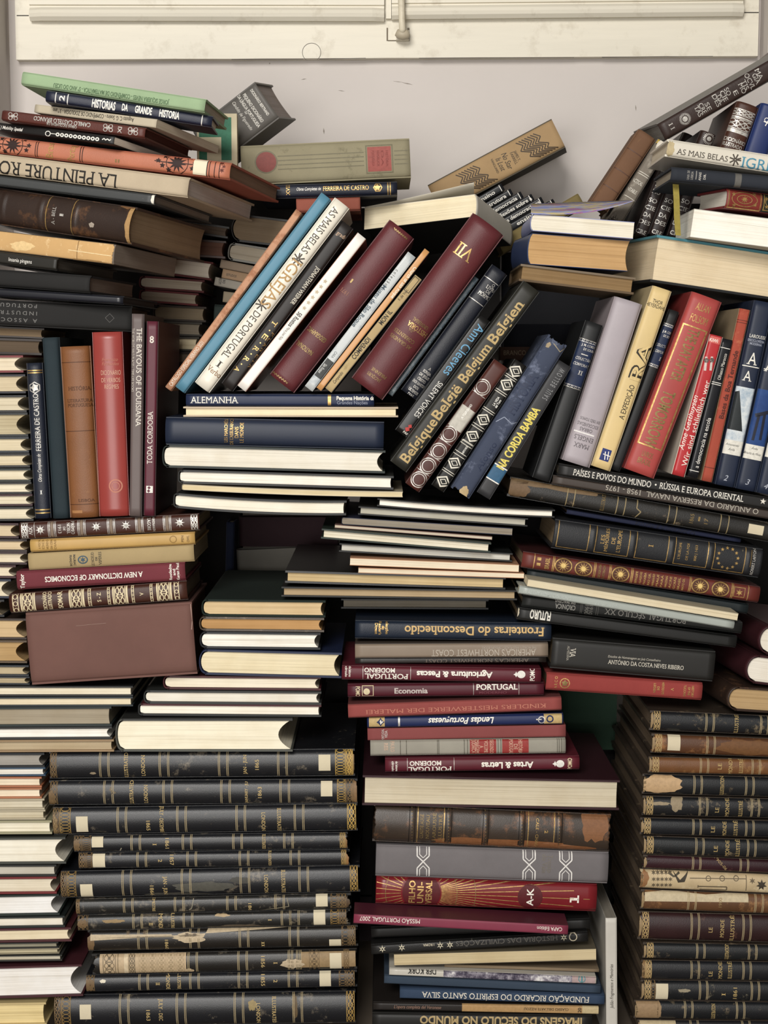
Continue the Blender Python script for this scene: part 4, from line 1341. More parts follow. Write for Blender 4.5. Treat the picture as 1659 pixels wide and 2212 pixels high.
for k, (xa, ya, xb, yb, nm) in enumerate(((1382, 508, 1442, 352, 'first'), (1416, 510, 1476, 352, 'second'), (1456, 512, 1508, 352, 'third'))):
    book('%s dark brown society volume from the grey accounting book, silver capitals' % nm, (xa, ya, xb, yb, 32), 0.10, 0.13, cov=('241815', 'leather'), pages='7d6a50', bulge=0.1,
         items=[t(s_, xa + (xb - xa) * f, ya + (yb - ya) * f, ln, 9, -90, 'silver', 's') for s_, f, ln in (('MA', 0.98, 18), ('GIA', 0.90, 24), ('OC', 0.80, 18), ('TIS', 0.70, 20), ('MO', 0.60, 18), ('SO', 0.48, 18), ('CIE', 0.38, 22), ('DA', 0.28, 18), ('DES', 0.18, 24), ('CRE', 0.05, 22))])
book('brown book with silver roundel peeping between slanting volume and white IGREJAS book', (1500, 366, 1532, 286, 36), 0.12, 0.13, cov=('2f1f1a', 'leather'), pages='7d6a50', bulge=0.15, items=[rays(1532, 300, 8, 13, 22, 1.2, 'silver'), disc(1532, 300, 5, 'silver', 1, 12)])
book('dark brown book with rounded back left of the silver roundel book', (1464, 345, 1490, 290, 30), 0.26, 0.13, cov=('33231d', 'leather'), pages='7d6a50', bulge=0.2)
book('brown illustrated dictionary with broad silver filigree bands, top right corner', (1566, 362, 1616, 224, 56), 0.10, 0.15, cov=('432518', 'leather'), pages='7d6a50', bulge=0.12,
     items=[lace(238, 252, 'silver', 4, 1.5, 1), bx(254, 257, -0.5, 0.5, 'silver'), lace(258, 280, 'silver', 3, 1.6, 1), bx(281, 288, -0.5, 0.5, 'silver'), t('DICIONÁRIO', 1588, 304, 46, 8, -90, 'silver'), t('ILUSTRADO', 1583, 314, 42, 8, -90, 'silver')])
book('deep blue book with white emblem cut by the right edge, top right corner', (1627, 352, 1669, 228, 52), 0.10, 0.15, cov=('1b2c5e', 'smooth'), pages='b9ad97', bulge=0.08,
     items=[line([(1650, 262), (1663, 268)], 2, 'white'), line([(1653, 272), (1661, 258)], 2, 'white'), ring(1656, 259, 5, 1.4, 'white', 14)])

# ------------------------------------------------------------------ right hand leaning row
GROUP[0] = 'books leaning in the right hand row'
book('black book numbered II with navy title panel, left of the lilac grey volume', (1168, 1046, 1286, 698, 50), 0.0, 0.14, cov=('1b1c1d', 'smooth'), pages='b5aa92', bulge=0.08,
     items=[bx(835, 738, -0.5, 0.5, '1a2744', 0), lace(741, 735, 'silver', 6, 0.8), lace(838, 832, 'silver', 6, 0.8), t('J. M. CORDEIRO', 1277, 749, 42, 5, -90, 'silver'), t('DE SOUSA', 1273, 757, 26, 5, -90, 'silver'), bx(767, 765, -0.15, 0.15, 'silver', 1),
            t('COLECTÂNEA', 1264, 777, 42, 6, -90, 'silver', 'i'), t('CORPORATIVA', 1260, 789, 44, 6, -90, 'silver', 'i'), t('II', 1254, 805, 10, 9, -90, 'silver', 's')])
book('thick lilac grey volume with upside down title at its foot', (1240, 1007, 1356, 648, 72), -0.01, 0.17, cov=('8a7f82', 'cloth'), spine=('a0979c', 'smooth'), pages='b5aa92', bulge=0.07,
     items=[t('MARX', 1256, 963, 34, 10, 90, '5d565a', 's'), t('ENGELS', 1261, 947, 42, 10, 90, '5d565a', 's'), bx(937, 934, -0.3, 0.33, 'd9d5d2', 1), t('OBRAS', 1266, 928, 28, 7, 90, '5d565a', 's'), t('ESCOLHIDAS', 1270, 918, 46, 7, 90, '5d565a', 's'), t('EM TRÊS TOMOS', 1275, 907, 44, 6, 90, '5d565a', 's')])
book('cream yellow book with large outlined RA title, right of the lilac grey volume', (1298, 1012, 1431, 623, 47), -0.012, 0.15, cov=('b5a37a', 'smooth'), spine=('d0b578', 'smooth'), pages='b5aa92', bulge=0.04,
     items=[t('A EXPEDIÇÃO', 1354, 868, 78, 11, 0, '241e16', 's'), t('RA', 1386, 779, 94, 30, 0, '2a2419', 'hs'), t('RA', 1386, 779, 89, 26, 0, 'd0b578', 'u'), t('THOR', 1421, 652, 22, 8, -90, '2a2419', ''), t('HEYERDAHL', 1417, 661, 42, 8, -90, '2a2419', ''), bx(995, 970, -0.22, 0.22, '20306e', 0), line([(1303, 980), (1318, 986)], 2, 'white'), line([(1308, 975), (1306, 993)], 2, 'white'), line([(1315, 975), (1312, 993)], 2, 'white')])
book('black book numbered I with navy title panel, left of the red gilt thriller', (1328, 1016, 1457, 671, 26), 0.005, 0.14, cov=('1b1c1d', 'smooth'), pages='b5aa92', bulge=0.08,
     items=[bx(790, 702, -0.5, 0.5, '1a2744', 0), lace(706, 700, 'silver', 6, 0.8), lace(792, 786, 'silver', 6, 0.8), t('J. M. CORDEIRO', 1448, 720, 34, 5, -90, 'silver'), t('DE SOUSA', 1444, 728, 22, 5, -90, 'silver'), t('COLECTÂNEA', 1434, 748, 34, 6, -90, 'silver', 'i'), t('CORPORATIVA', 1430, 761, 36, 6, -90, 'silver', 'i'), t('I', 1426, 775, 4, 8, -90, 'silver', 's')])
book('broad red book with gilt framed title reading downward in the right hand row', (1381, 1023, 1528, 641, 74), -0.012, 0.16, cov=('7a2522', 'smooth'), spine=('a53d38', 'smooth'), pages='b5aa92', bulge=0.05,
     items=[t('ALLAN', 1519, 665, 30, 16, -90, 'gold', ''), t('FOLSOM', 1510, 690, 38, 16, -90, 'gold', ''), t('THE DAY AFTER', 1480, 767, 118, 24, 180, 'dgold', 'b'), t('TOMORROW', 1425, 904, 128, 26, 180, 'dgold', 'b'), fr(965, 706, -0.38, 0.38, 'gold', 3), t('LIVROS', 1399, 982, 24, 12, -90, 'dgold', ''), t('BRASIL', 1392, 997, 30, 12, -90, 'dgold', '')])
book('slim red book with white German title climbing, in the right hand row', (1466, 1028, 1549, 725, 33), -0.008, 0.15, cov=('c9bfae', 'smooth'), spine=('b0252a', 'gloss'), pages='b5aa92', bulge=0.03,
     items=[t('Anne Gesthuysen', 1487, 912, 122, 11, 0, 'e6ddd0', 'i'), t('Wir sind schließlich wer', 1503, 914, 192, 12, 0, 'e6ddd0', ''), bx(742, 728, -0.4, 0.4, 'c9584f', 0), t('KiWi', 1542, 735, 18, 7, -90, 'e6ddd0'), star(1526, 778, 6, 5, '5c4a44', 0.8), star(1538, 778, 6, 5, '5c4a44', 0.8), line([(1526, 770), (1523, 800)], 5, 'c9bdb4'), line([(1538, 770), (1535, 800)], 5, 'c9bdb4')])
book('slim black book of the schooling series with white name, right hand row', (1496, 1031, 1572, 733, 25), -0.004, 0.14, make='soft', cov=('17181c', 'gloss'), pages='b5aa92', bulge=0.03,
     items=[bd(830, 826, 752, 1017, w=1.4, c='white'), t('a democracia na escola', 1518, 956, 112, 9, 0, 'e2ded4', ''), t('Olhasco Marocco', 1560, 792, 58, 7, 0, 'd9d3c6', '')])
book('faded orange red cloth book with dark worn title, right hand row', (1527, 1040, 1610, 668, 27), 0.0, 0.15, cov=('8d7a5c', 'cloth'), spine=('a0402a', 'cloth', 'b8653f', 0.4), pages='8d7a5c', bulge=0.06,
     items=[t('Bases da Boa Ternande', 1574, 830, 150, 10, 0, '4a1c14', 'b'), bd(697, 692, 1010, w=1.2, c='5a2016')])
PHOTO['pier_photo'] = photo_mat('pier_photo', ['3e4a58', '8fa3b4', 'cfd4d4', '6d8398'], 18.0)
PHOTO['night_photo'] = photo_mat('night_photo', ['182f5c', '203f76', '2b5088'], 12.0)
book('navy encyclopedia spine numbered 2 with grey landscape picture', (1567, 1050, 1652, 652, 46), -0.005, 0.17, cov=('1c2539', 'smooth'), pages='b5aa92', bulge=0.05,
     items=[t('LAROUSSE', 1637, 727, 36, 7, -90, 'e0dccf', 's'), t('ENCICLOPÉDIA', 1634, 736, 36, 5, -90, '8f94a3'), t('MODERNA', 1633, 743, 26, 5, -90, '8f94a3'), t('A', 1626, 774, 22, 26, -90, 'e0dccf', 's'), bx(792, 790, -0.4, 0.4, 'e0dccf', 1), t('A', 1615, 811, 20, 22, -90, 'e0dccf', 's'),
            bx(958, 836, -0.5, 0.5, 'pier_photo', 0), poly(1592, 880, [(-48, -22), (38, 2), (30, 20), (-48, 26)], '1e2426', 1), bx(982, 951, -0.5, 0.5, 'd6d2c6', 1), t('Amesenter', 1583, 960, 30, 5, -90, '2a2a2a', 'i'), t('Ávila', 1580, 970, 14, 5, -90, '2a2a2a', 'i'), t('2', 1568, 1032, 9, 12, -90, 'a7abb5', 'i')])
book('navy encyclopedia spine numbered 3 with blue night picture', (1611, 1059, 1700, 660, 46), -0.008, 0.17, cov=('1c2539', 'smooth'), pages='b5aa92', bulge=0.05,
     items=[bx(965, 842, -0.5, 0.5, 'night_photo', 0), line([(1626, 950), (1640, 895)], 6, '14182a'), line([(1642, 950), (1652, 895)], 6, '14182a'), line([(1632, 896), (1660, 890)], 8, '14182a'), bx(992, 961, -0.5, 0.5, 'd6d2c6', 1), t('Ávila', 1630, 968, 14, 5, -90, '2a2a2a', 'i'), t('Brasília de Minas', 1626, 979, 36, 5, -90, '2a2a2a', 'i'), t('3', 1615, 1041, 9, 12, -90, 'a7abb5', 'i'), bx(800, 798, -0.4, 0.4, 'e0dccf', 1), t('A', 1663, 790, 20, 24, -90, 'e0dccf', 's')])
book('navy encyclopedia spine cut off by the right edge, beside volume 3', (1657, 1068, 1748, 668, 46), -0.01, 0.17, cov=('1c2539', 'smooth'), pages='b5aa92', bulge=0.05, items=[bx(990, 960, -0.5, 0.5, 'd6d2c6', 1), t('4', 1655, 1050, 9, 12, -90, 'a7abb5', 'i')])

# ------------------------------------------------------------------ right hand stack
GROUP[0] = 'books lying in the sloping right hand stack'
book('black album titled in white capitals directly under the right hand row', (1206, 1015, 1725, 1099, 31), -0.005, 0.22, cov=('171615', 'smooth'), pages='a89c88', bulge=0.03,
     items=[t('PAÍSES E POVOS DO MUNDO', 1322, 1033, 170, 13, 0, 'e2ddd0', 's'), disc(1416, 1047, 2, 'e2ddd0'), t('RÚSSIA E EUROPA ORIENTAL', 1515, 1063, 184, 13, 0, 'e2ddd0', 's'), star(1648, 1083, 7, 5, 'd9d3c6')])
book('brown grey yearbook with upside down NAVAL title under the black album', (1187, 1034, 1725, 1121, 23), 0.0, 0.22, cov=('3b322c', 'smooth'), pages='8a8070', bulge=0.04,
     items=[t('O ANUÁRIO DA RESERVA NAVAL  1958 - 1975', 1473, 1079, 334, 11, 180, 'a9a294', 's')])
book('old black folio with frayed brown end and date 1865 under the yearbook', (1100, 1049, 1725, 1159, 48), 0.005, 0.24, make='folio', cov=('1c1a17', 'old'), pages='6b5a44', bulge=0.14, rough_ends=0.008,
     items=[bd(1225, 1241, 1333, 1350, 1444, 1460, 1556, 1573, w=2, c='8f7d55'), blob(1118, 1052, 24, 26, '6a5237', 3), blob(1190, 1047, 110, 12, '6e583c', 8), line([(1378, 1080), (1375, 1098), (1384, 1106), (1372, 1118)], 2.2, '8f7d55'), t('ILLUSTRATED', 1303, 1082, 44, 8, 90, 'dgold', 's'), t('1865', 1494, 1120, 20, 8, 90, 'dgold', 's'), t('17', 1525, 1126, 12, 8, 90, 'dgold', 's'), bx(1508, 1512, -0.1, 0.1, 'dgold')],
     stickers=[(1618, 1647, 1131, 1157, 'c9bc9d')])
book('deep navy book with dark script sunk between the old folio and the gilt framed volume', (1224, 1106, 1600, 1169, 13), 0.02, 0.2, cov=('141a34', 'cloth'), pages='6b5a44', bulge=0.08, items=[t('O Segredo e a Aurora', 1436, 1143, 130, 12, 180, '0c1020', 'i')])
book('black leather volume with five gilt framed panels and ring of stars', (1196, 1149, 1646, 1214, 73), -0.015, 0.2, make='folio', cov=('1c1d20', 'leather', '8a7c5c', 0.02), pages='7d6a50', bulge=0.11, ribs=(1282, 1368, 1452, 1536, 1618),
     items=[fr(xa, xb, -0.43, 0.43, 'gold', 1.6) for xa, xb in ((1205, 1273), (1287, 1360), (1374, 1444), (1458, 1530), (1542, 1610))]
     + [t('LES', 1302, 1165, 20, 8, 90, 'gold', 's'), t('MÉMOIRES', 1311, 1167, 50, 7, 90, 'gold', 's'), t('DE', 1325, 1168, 14, 8, 90, 'gold', 's'), t("L'EUROPE", 1338, 1170, 48, 8, 90, 'gold', 's'), t('I', 1406, 1179, 5, 10, 90, 'gold', 's'), t("L'EUROPE", 1468, 1190, 36, 5, 90, 'gold', 's'), t('DE LA FOI', 1485, 1192, 36, 5, 90, 'gold', 's'), t('800 | 1453', 1503, 1195, 34, 5, 90, 'gold', 's'), t('ROBERT LAFFONT', 1628, 1212, 62, 6, 90, 'silver', 's'), bd(1622, w=1.2, q=(-.2, .3))]
     + [star(1572 + 22 * math.cos(a_), 1206 + 22 * math.sin(a_), 4, 5, 'gold', 0.45) for a_ in [6.2832 * k / 12 for k in range(12)]])
sun = lambda x, y: [disc(x, y, 20, '4f2c1a', 0), ring(x, y, 19, 2.2, 'gold', 28, 16), star(x, y, 14, 12, 'gold', 0.35), disc(x, y, 5, 'd9b868', 3, 14)]
book('red brown volume with five golden compass suns along its spine', (1128, 1209, 1641, 1286, 36), -0.02, 0.21, cov=('3b1616', 'smooth'), spine=('5f231b', 'smooth'), pages='7d6a50', bulge=0.10,
     items=sun(1217, 1222) + sun(1260, 1229) + sun(1340, 1241) + sun(1512, 1266) + sun(1556, 1273) + [bd(1154, 1194, 1197, 1283, 1286, 1316, 1319, 1363, 1366, 1489, 1492, 1580, 1583, 1616, w=1.8), t('II', 1164, 1213, 18, 8, 90, 'gold'), t('BRASIL', 1182, 1217, 24, 9, 90, 'gold'), t('GEOGRAFIA', 1295, 1234, 30, 5, 90, 'dgold'), t('ILUSTRADA', 1304, 1236, 30, 5, 90, 'dgold'), fr(1585, 1609, -0.3, 0.3, 'gold', 1.2), star(1597, 1280, 8, 6, 'gold')]
     + [t(s_, 1374 + 9.2 * k, 1247 + 1.4 * k, 26, 4.5, 90, 'gold') for k, s_ in enumerate(('SERGIPE', 'ALAGOAS', 'PARAÍBA', 'RIO GR.', 'MARANHÃO', 'PIAUÍ', 'PARÁ', 'AMAZONAS', 'ACRE', 'GOIÁS', 'BRASIL', 'MATO GR.'))])
book('dark green black book directly below the volume of golden suns', (1138, 1240, 1616, 1316, 23), -0.005, 0.2, cov=('1a2224', 'smooth'), pages='7d6a50', bulge=0.05)
book('limp cream booklet with loose page edges above the silver cookbook', (1135, 1258, 1594, 1333, 16), -0.05, 0.045, 'E', make='soft', cov=('b3a98e', 'smooth'), pages='c2b597', bulge=0.02)
book('silver spined cookbook with pale capitals, sloping in the right stack', (1121, 1274, 1586, 1351, 18), -0.05, 0.045, cov=('9aa099', 'gloss'), pages='b5aa92', bulge=0.06,
     items=[t('HEALTHY HOME COOKING', 1182, 1285, 104, 8, 0, 'a9afa9', 'b'), t('Low with', 1310, 1306, 50, 8, 0, 'a9afa9', 'i')])
book('black grey history of the century with upside down white capitals', (1128, 1298, 1603, 1357, 26), 0.0, 0.2, cov=('232422', 'smooth'), pages='7d6a50', bulge=0.06,
     items=[t('CRÓNICA', 1221, 1311, 44, 10, 180, 'b9b6ae'), t('EM IMAGENS', 1221, 1300, 44, 6, 180, 'b9b6ae'), t('1900', 1267, 1317, 20, 8, -90, '9a978f', 's'), t('1910', 1276, 1318, 20, 8, -90, '9a978f', 's'), bd(1254, 1257, 1288, 1292, w=1, c='6d6b66'), t('PORTUGAL SÉCULO XX', 1394, 1331, 178, 12, 180, 'a5a29a', 's')])
book('black book lettered FUTURO upside down, lowest of the sloping right stack', (1117, 1326, 1591, 1388, 28), -0.01, 0.2, cov=('1b1b1a', 'smooth'), pages='7d6a50', bulge=0.05, items=[t('FUTURO', 1167, 1329, 45, 18, 180, 'd9d5c9', 'h'), blob(1119, 1322, 2.5, 10, 'b5aa92', 3)])
book('broad black book with small white author line and emblem at its left', (1187, 1413, 1543, 1443, 71), -0.01, 0.17, cov=('1f1e1c', 'smooth'), pages='7d6a50', bulge=0.02,
     items=[t('Estudos de Homenagem ao Juiz Conselheiro', 1370, 1422, 114, 5, 0, 'b5ae9f', 'i'), t('ANTÓNIO DA COSTA NEVES RIBEIRO', 1395, 1436, 164, 9, 0, 'c9c2b2', 's'), t('VIA', 1237, 1410, 20, 12, -90, 'c9c2b2', 's'), t('ALMEDINA', 1227, 1411, 32, 5, -90, '9d978a', 's')])
book('red cloth book with gilt roundel lying under the broad black book', (1180, 1472, 1517, 1495, 38), -0.005, 0.16, cov=('8a2f2a', 'cloth'), pages='7d6a50', bulge=0.06,
     items=[ring(1220, 1476, 11, 1.8, 'gold', 24), star(1220, 1476, 8, 5, 'dgold', 0.6), t('ARCO', 1201, 1474, 26, 6, 90, 'gold', 'w'), t('HISTORY', 1496, 1494, 24, 5, -90, 'gold'), t('OF THE', 1488, 1493, 18, 5, -90, 'gold'), t('TUCCANS', 1479, 1492, 24, 5, -90, 'gold'), t('V', 1452, 1489, 6, 6, -90, 'gold'), t('HERODOTI', 1432, 1487, 26, 5, -90, 'gold'), t('DE', 1422, 1487, 8, 5, -90, 'gold'), t('LEIDEN', 1414, 1486, 20, 5, -90, 'gold')])
book('upper of two maroon books with white page ends at the right edge', (1640, 1380, 1790, 1398, 64), (0.0, 0.01), 0.2, 'L', cov=('35151a', 'leather'), pages='d2cbbd', bulge=0.25)
book('lower of two maroon books with white page ends at the right edge', (1612, 1446, 1790, 1468, 68), (-0.005, 0.01), 0.2, 'L', cov=('35151a', 'leather'), pages='d2cbbd', bulge=0.25)
book('old brown leather volume with tan page end at the right edge', (1573, 1505, 1790, 1520, 62), (-0.01, 0.01), 0.2, 'L', cov=('2f2119', 'old', '5a3f2a', 0.4), pages='a88c62', bulge=0.25)

# ------------------------------------------------------------------ far left stack of page ends
GROUP[0] = 'books showing their page ends in the far left stack'
FL = [('top red boarded book of the far left stack, pale pages', 785, 40, 56, '6e1f22', 'c9bda4'), ('dark book with rounded cream pages second in the far left stack', 829, 42, 76, '1d1b22', 'b9aa8c'), ('black book with cream pages third in the far left stack', 872, 38, 60, '1b1a1a', 'bfb49a'),
      ('thick black book with yellowish pages beside the navy standing book head', 917, 52, 70, '1a1e20', 'a99c7d'), ('slate book with cream pages level with the standing books middle', 961, 36, 68, '20262c', 'c2b597'), ('black rounded book with cream pages in the far left stack', 994, 32, 66, '1b1a1a', 'c2b597'),
      ('dark green book with light pages in the far left stack', 1026, 30, 66, '1a211c', 'cdc3aa'), ('black thin book with light pages in the far left stack', 1054, 26, 64, '1b1a1a', 'cdc3aa'), ('maroon edged book with light pages in the far left stack', 1080, 26, 66, '35161a', 'cdc3aa'), ('black book with light pages level with the standing books feet', 1110, 32, 66, '171717', 'cdc3aa'),
      ('maroon book with cream pages just below the standing books', 1145, 34, 44, '33191c', 'bba98a'), ('dark brown book with cream pages beside the brown prize volume', 1176, 29, 30, '2a1c1a', 'c2ae8c'), ('maroon black book with cream pages beside the yellow book', 1204, 28, 48, '2d181a', 'c9bda4'), ('dark red book with cream pages beside the pale olive book', 1233, 29, 44, '3a1a1c', 'c9bda4'),
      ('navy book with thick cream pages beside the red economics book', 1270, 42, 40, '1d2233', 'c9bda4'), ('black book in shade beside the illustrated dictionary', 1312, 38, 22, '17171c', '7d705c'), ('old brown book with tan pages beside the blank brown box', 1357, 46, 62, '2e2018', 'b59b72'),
      ('ragged coverless book of tan leaves beside the blank brown box', 1406, 50, 56, '4d3c28', 'a38558'), ('slate book with speckled page edges beside the box foot', 1447, 24, 72, '23282f', 'a59576'), ('lower slate book with speckled page edges beside the box foot', 1471, 23, 72, '23282f', 'a59576')]
for k, (lb, y_, t_, xr_, c_, p_) in enumerate(FL):
    book(lb, (-90, y_ + 1, (50, 55, 57, 60, 62, 64, 66, 68, 70, 72, 40, 58, 58, 34, 26, 9, 57, 58, 62, 64)[k], y_ + (0 if k < 10 else 2), t_), (0.005, 0.005), 0.17, 'L', cov=(c_, 'leather'), pages=p_, bulge=0.12, conc=0.4)

# ------------------------------------------------------------------ standing books at left
GROUP[0] = 'books standing upright at left'
book('slim navy leather book numbered I with gilt bands, leftmost of the standing books', (92, 1120, 73, 784, 37), 0.0, 0.15, cov=('171d2b', 'leather'), pages='b5aa92', bulge=0.16,
     items=[bd(800, 805, 1101, 1108, w=2.2), t('FERREIRA DE CASTRO', 80, 912, 124, 11, 0, 'silver', 's'), t('Obras Completas de', 85, 1010, 60, 8, 0, 'silver', 'i'), ring(75, 837, 13, 2, 'silver', 6), star(75, 837, 10, 5, 'silver', 0.6), t('I', 89, 1063, 5, 8, -90, 'silver', 's')])
book('plain dark teal book standing beside the slim navy one', (131, 1120, 107, 729, 39), 0.005, 0.16, cov=('1c2a30', 'cloth'), pages='b5aa92', bulge=0.14)
book('caramel brown leather book with blind stamped bands among the standing books', (182, 1118, 160, 748, 66), -0.005, 0.16, cov=('7a4a22', 'leather', '8a5a2c', 0.2), pages='7d6a50', bulge=0.12,
     items=[bd(782, 930, 1089, w=1.4, c='4d2a10'), t('HISTÓRIA', 171, 838, 48, 8, -90, '4d2a10', 's'), t('LITERATURA', 172, 864, 54, 7, -90, '4d2a10', 's'), t('PORTUGUESA', 173, 874, 54, 7, -90, '4d2a10', 's'), t('LISBOA', 187, 1080, 36, 6, -90, '4d2a10', 's'), bx(1108, 1102, 0.05, 0.4, '9c6a38')])
book('bright red dictionary of verbs standing with faint gilt seal', (247, 1115, 231, 717, 68), -0.01, 0.15, make='soft', cov=('7a211f', 'gloss'), spine=('90342d', 'gloss'), pages='b5aa92', bulge=0.12,
     items=[t('Francisco', 237, 776, 34, 7, -90, 'b56a55', 'i'), t('Fernandes', 238, 785, 36, 7, -90, 'b56a55', 'i'), t('DICIONÁRIO', 239, 804, 42, 10, -90, 'c99a80', ''), t('DE VERBOS', 239, 820, 40, 9, -90, 'c99a80', ''), t('REGIMES', 241, 834, 30, 9, -90, 'c99a80', ''), ring(250, 1049, 15, 3, 'b5705a', 26), ring(250, 1049, 9, 1.5, 'b5705a', 20)])
book('taupe book with white downward title among the standing books', (292, 1115, 297, 678, 28), -0.012, 0.17, cov=('4a3f3d', 'smooth'), spine=('5f524f', 'smooth'), pages='b5aa92', bulge=0.03,
     items=[t('THE BAYOUS OF LOUISIANA', 300, 814, 212, 11, 180, 'd9d1c4', 's'), t("THE WORLD'S WILD PLACES / TIME-LIFE BOOKS", 287, 777, 136, 5.5, 180, 'c4bbae', '')])
book('burgundy book numbered 8 with white upward title, rightmost of the standing books', (322, 1114, 329, 694, 26), -0.01, 0.2, cov=('3a1a1c', 'smooth'), spine=('561a2a', 'smooth'), pages='7d6a50', bulge=0.02,
     items=[t('8', 328, 733, 9, 14, -90, 'd9d1c4', 'b'), t('TODA CORDOBA', 324, 944, 114, 11, 0, 'd9d1c4', 's'), bx(1064, 1049, -0.28, 0.28, 'd9d5cc'), star(322, 1053, 4, 4, '561a2a', 0.6), star(321, 1060, 4, 4, '561a2a', 0.6)])

# ------------------------------------------------------------------ left stack below
GROUP[0] = 'books in the left stack under the standing books'
gf = lambda x, y: [star(x, y, 11, 8, 'silver', 0.3), star(x, y, 7, 4, 'silver', 0.7, 0.78)]
book('brown prize volume XIV with silver flowers, top of the left stack', (42, 1148, 430, 1128, 39), -0.005, 0.15, cov=('402015', 'leather'), pages='8a7a60', bulge=0.12,
     items=[lace(46, 60, 'silver', 3, 1.5, 1), lace(412, 427, 'silver', 3, 1.5, 1)] + gf(87, 1145) + gf(208, 1138) + gf(272, 1135) + gf(388, 1129)
     + [bd(*[c_ + d_ for c_ in (112, 176, 240, 301, 361) for d_ in (-8, -5, 5, 8)], w=1.2, c='silver')] + [bx(c_ - 3, c_ + 3, -0.5, 0.5, '7d6a58', 1) for c_ in (112, 176, 240, 301, 361)]
     + [t('XIV', 66, 1147, 18, 8, -90, 'silver', 's'), bd(74, w=1, c='silver'), t('PRÉMIO', 157, 1140, 28, 7, -90, 'silver', 's'), t('NOBEL', 148, 1141, 24, 7, -90, 'silver', 's'), t('DE', 139, 1142, 8, 5, -90, 'silver', 's'), t('1913', 129, 1143, 18, 7, -90, 'silver', 's'), t('RABINDRANATH', 332, 1131, 34, 5, -90, 'silver', 's'), t('TAGORE', 322, 1132, 28, 7, -90, 'silver', 's')])
book('mustard yellow book with blind stamped letter, second in the left stack', (65, 1180, 421, 1163, 28), -0.003, 0.15, cov=('b58f48', 'smooth'), pages='8a7a60', bulge=0.10,
     items=[ring(374, 1165, 8, 2, '8f6d2f', 20), t('PEN', 394, 1164, 14, 5, 90, '7a5c26'), t('OWL', 406, 1164, 14, 5, 90, '7a5c26')] + [t(s_, x_, 1176, 20, 4.5, 90, '8f6d2f') for s_, x_ in (('A VOLTA', 85), ('DO', 93), ('MUNDO', 102), ('EM CEM', 111), ('DIAS', 119))])
book('pale olive book with small blue crest on its spine, left stack', (61, 1214, 419, 1195, 36), -0.004, 0.15, make='soft', cov=('a08a5e', 'paper'), pages='8a7a60', bulge=0.08,
     items=[ring(179, 1209, 11, 2.5, '2f4a5a', 20, 9), star(179, 1209, 7, 6, '2f4a5a'), t('FRANÇOIS', 153, 1211, 24, 4.5, -90, '3a3224'), t('MAURIAC', 161, 1210, 24, 4.5, -90, '3a3224'), t('LE NOEUD', 200, 1208, 30, 6, 90, '3a3224', 's'), t('DE', 208, 1207, 8, 4, 90, '3a3224'), t('VIPÈRES', 216, 1206, 28, 6, 90, '3a3224', 's')])
book('dusty red economics book with upside down white capitals, left stack', (36, 1255, 400, 1235, 40), -0.01, 0.16, cov=('6b2730', 'cloth'), pages='6b5c4c', bulge=0.05,
     items=[t('A NEW DICTIONARY OF ECONOMICS', 203, 1246, 212, 11, 180, 'e2dccf', 'bs'), t('Taylor', 48, 1256, 32, 9, 90, 'e2dccf', 'b'), t('Routledge', 368, 1236, 34, 6, 90, 'e2dccf'), t('and', 376, 1236, 14, 6, 90, 'e2dccf'), t('Kegan Paul', 384, 1235, 36, 6, 90, 'e2dccf')])
book('brown illustrated dictionary S-Z with broad cream filigree bands, left stack', (12, 1306, 404, 1276, 43), -0.012, 0.16, cov=('3f2015', 'leather'), pages='6b5c4c', bulge=0.12,
     items=[lace(27, 40, 'd0bf97', 3, 1.6), bx(44, 47, -.5, .5, 'd0bf97'), lace(48, 72, 'd0bf97', 2, 2, 1), bx(73, 76, -.5, .5, 'd0bf97'), bx(149, 152, -.5, .5, 'd0bf97'), lace(153, 177, 'd0bf97', 2, 2, 1), bx(178, 182, -.5, .5, 'd0bf97'), lace(190, 197, 'd0bf97', 5, 1.3), lace(232, 238, 'd0bf97', 5, 1.3), bx(243, 246, -.5, .5, 'd0bf97'), lace(247, 271, 'd0bf97', 2, 2, 1), bx(272, 276, -.5, .5, 'd0bf97'), lace(284, 290, 'd0bf97', 5, 1.3), lace(324, 330, 'd0bf97', 5, 1.3), bx(338, 341, -.5, .5, 'd0bf97'), lace(342, 366, 'd0bf97', 2, 2, 1), bx(367, 371, -.5, .5, 'd0bf97'), lace(376, 387, 'd0bf97', 3, 1.6),
            t('DICIONÁRIO', 97, 1299, 38, 8, 90, 'd0bf97'), t('ILUSTRADO', 108, 1298, 38, 8, 90, 'd0bf97'), t('SOMAR', 130, 1296, 36, 10, 90, 'd0bf97'), t('S - Z', 214, 1290, 20, 8, 90, 'd0bf97'), t('V', 306, 1283, 7, 8, 90, 'd0bf97')])
book('large blank mauve brown box with worn edges at the foot of the left stack', (61, 1403, 420, 1379, 160), -0.015, 0.17, name='book_slipcase', cov=('68463d', 'paper'), pages='58402f', bulge=0.01, make='hard',
     items=[line([(144, 1472), (148, 1478)], 2, 'b59c8c'), line([(262, 1470), (266, 1474)], 3, 'b5a080'), line([(166, 1314), (175, 1319)], 1.6, 'a58a7c'), line([(412, 1306), (416, 1340), (414, 1360)], 1.6, '9a7c6e'), line([(165, 1352), (230, 1346)], 0.8, '8a6c5f')])

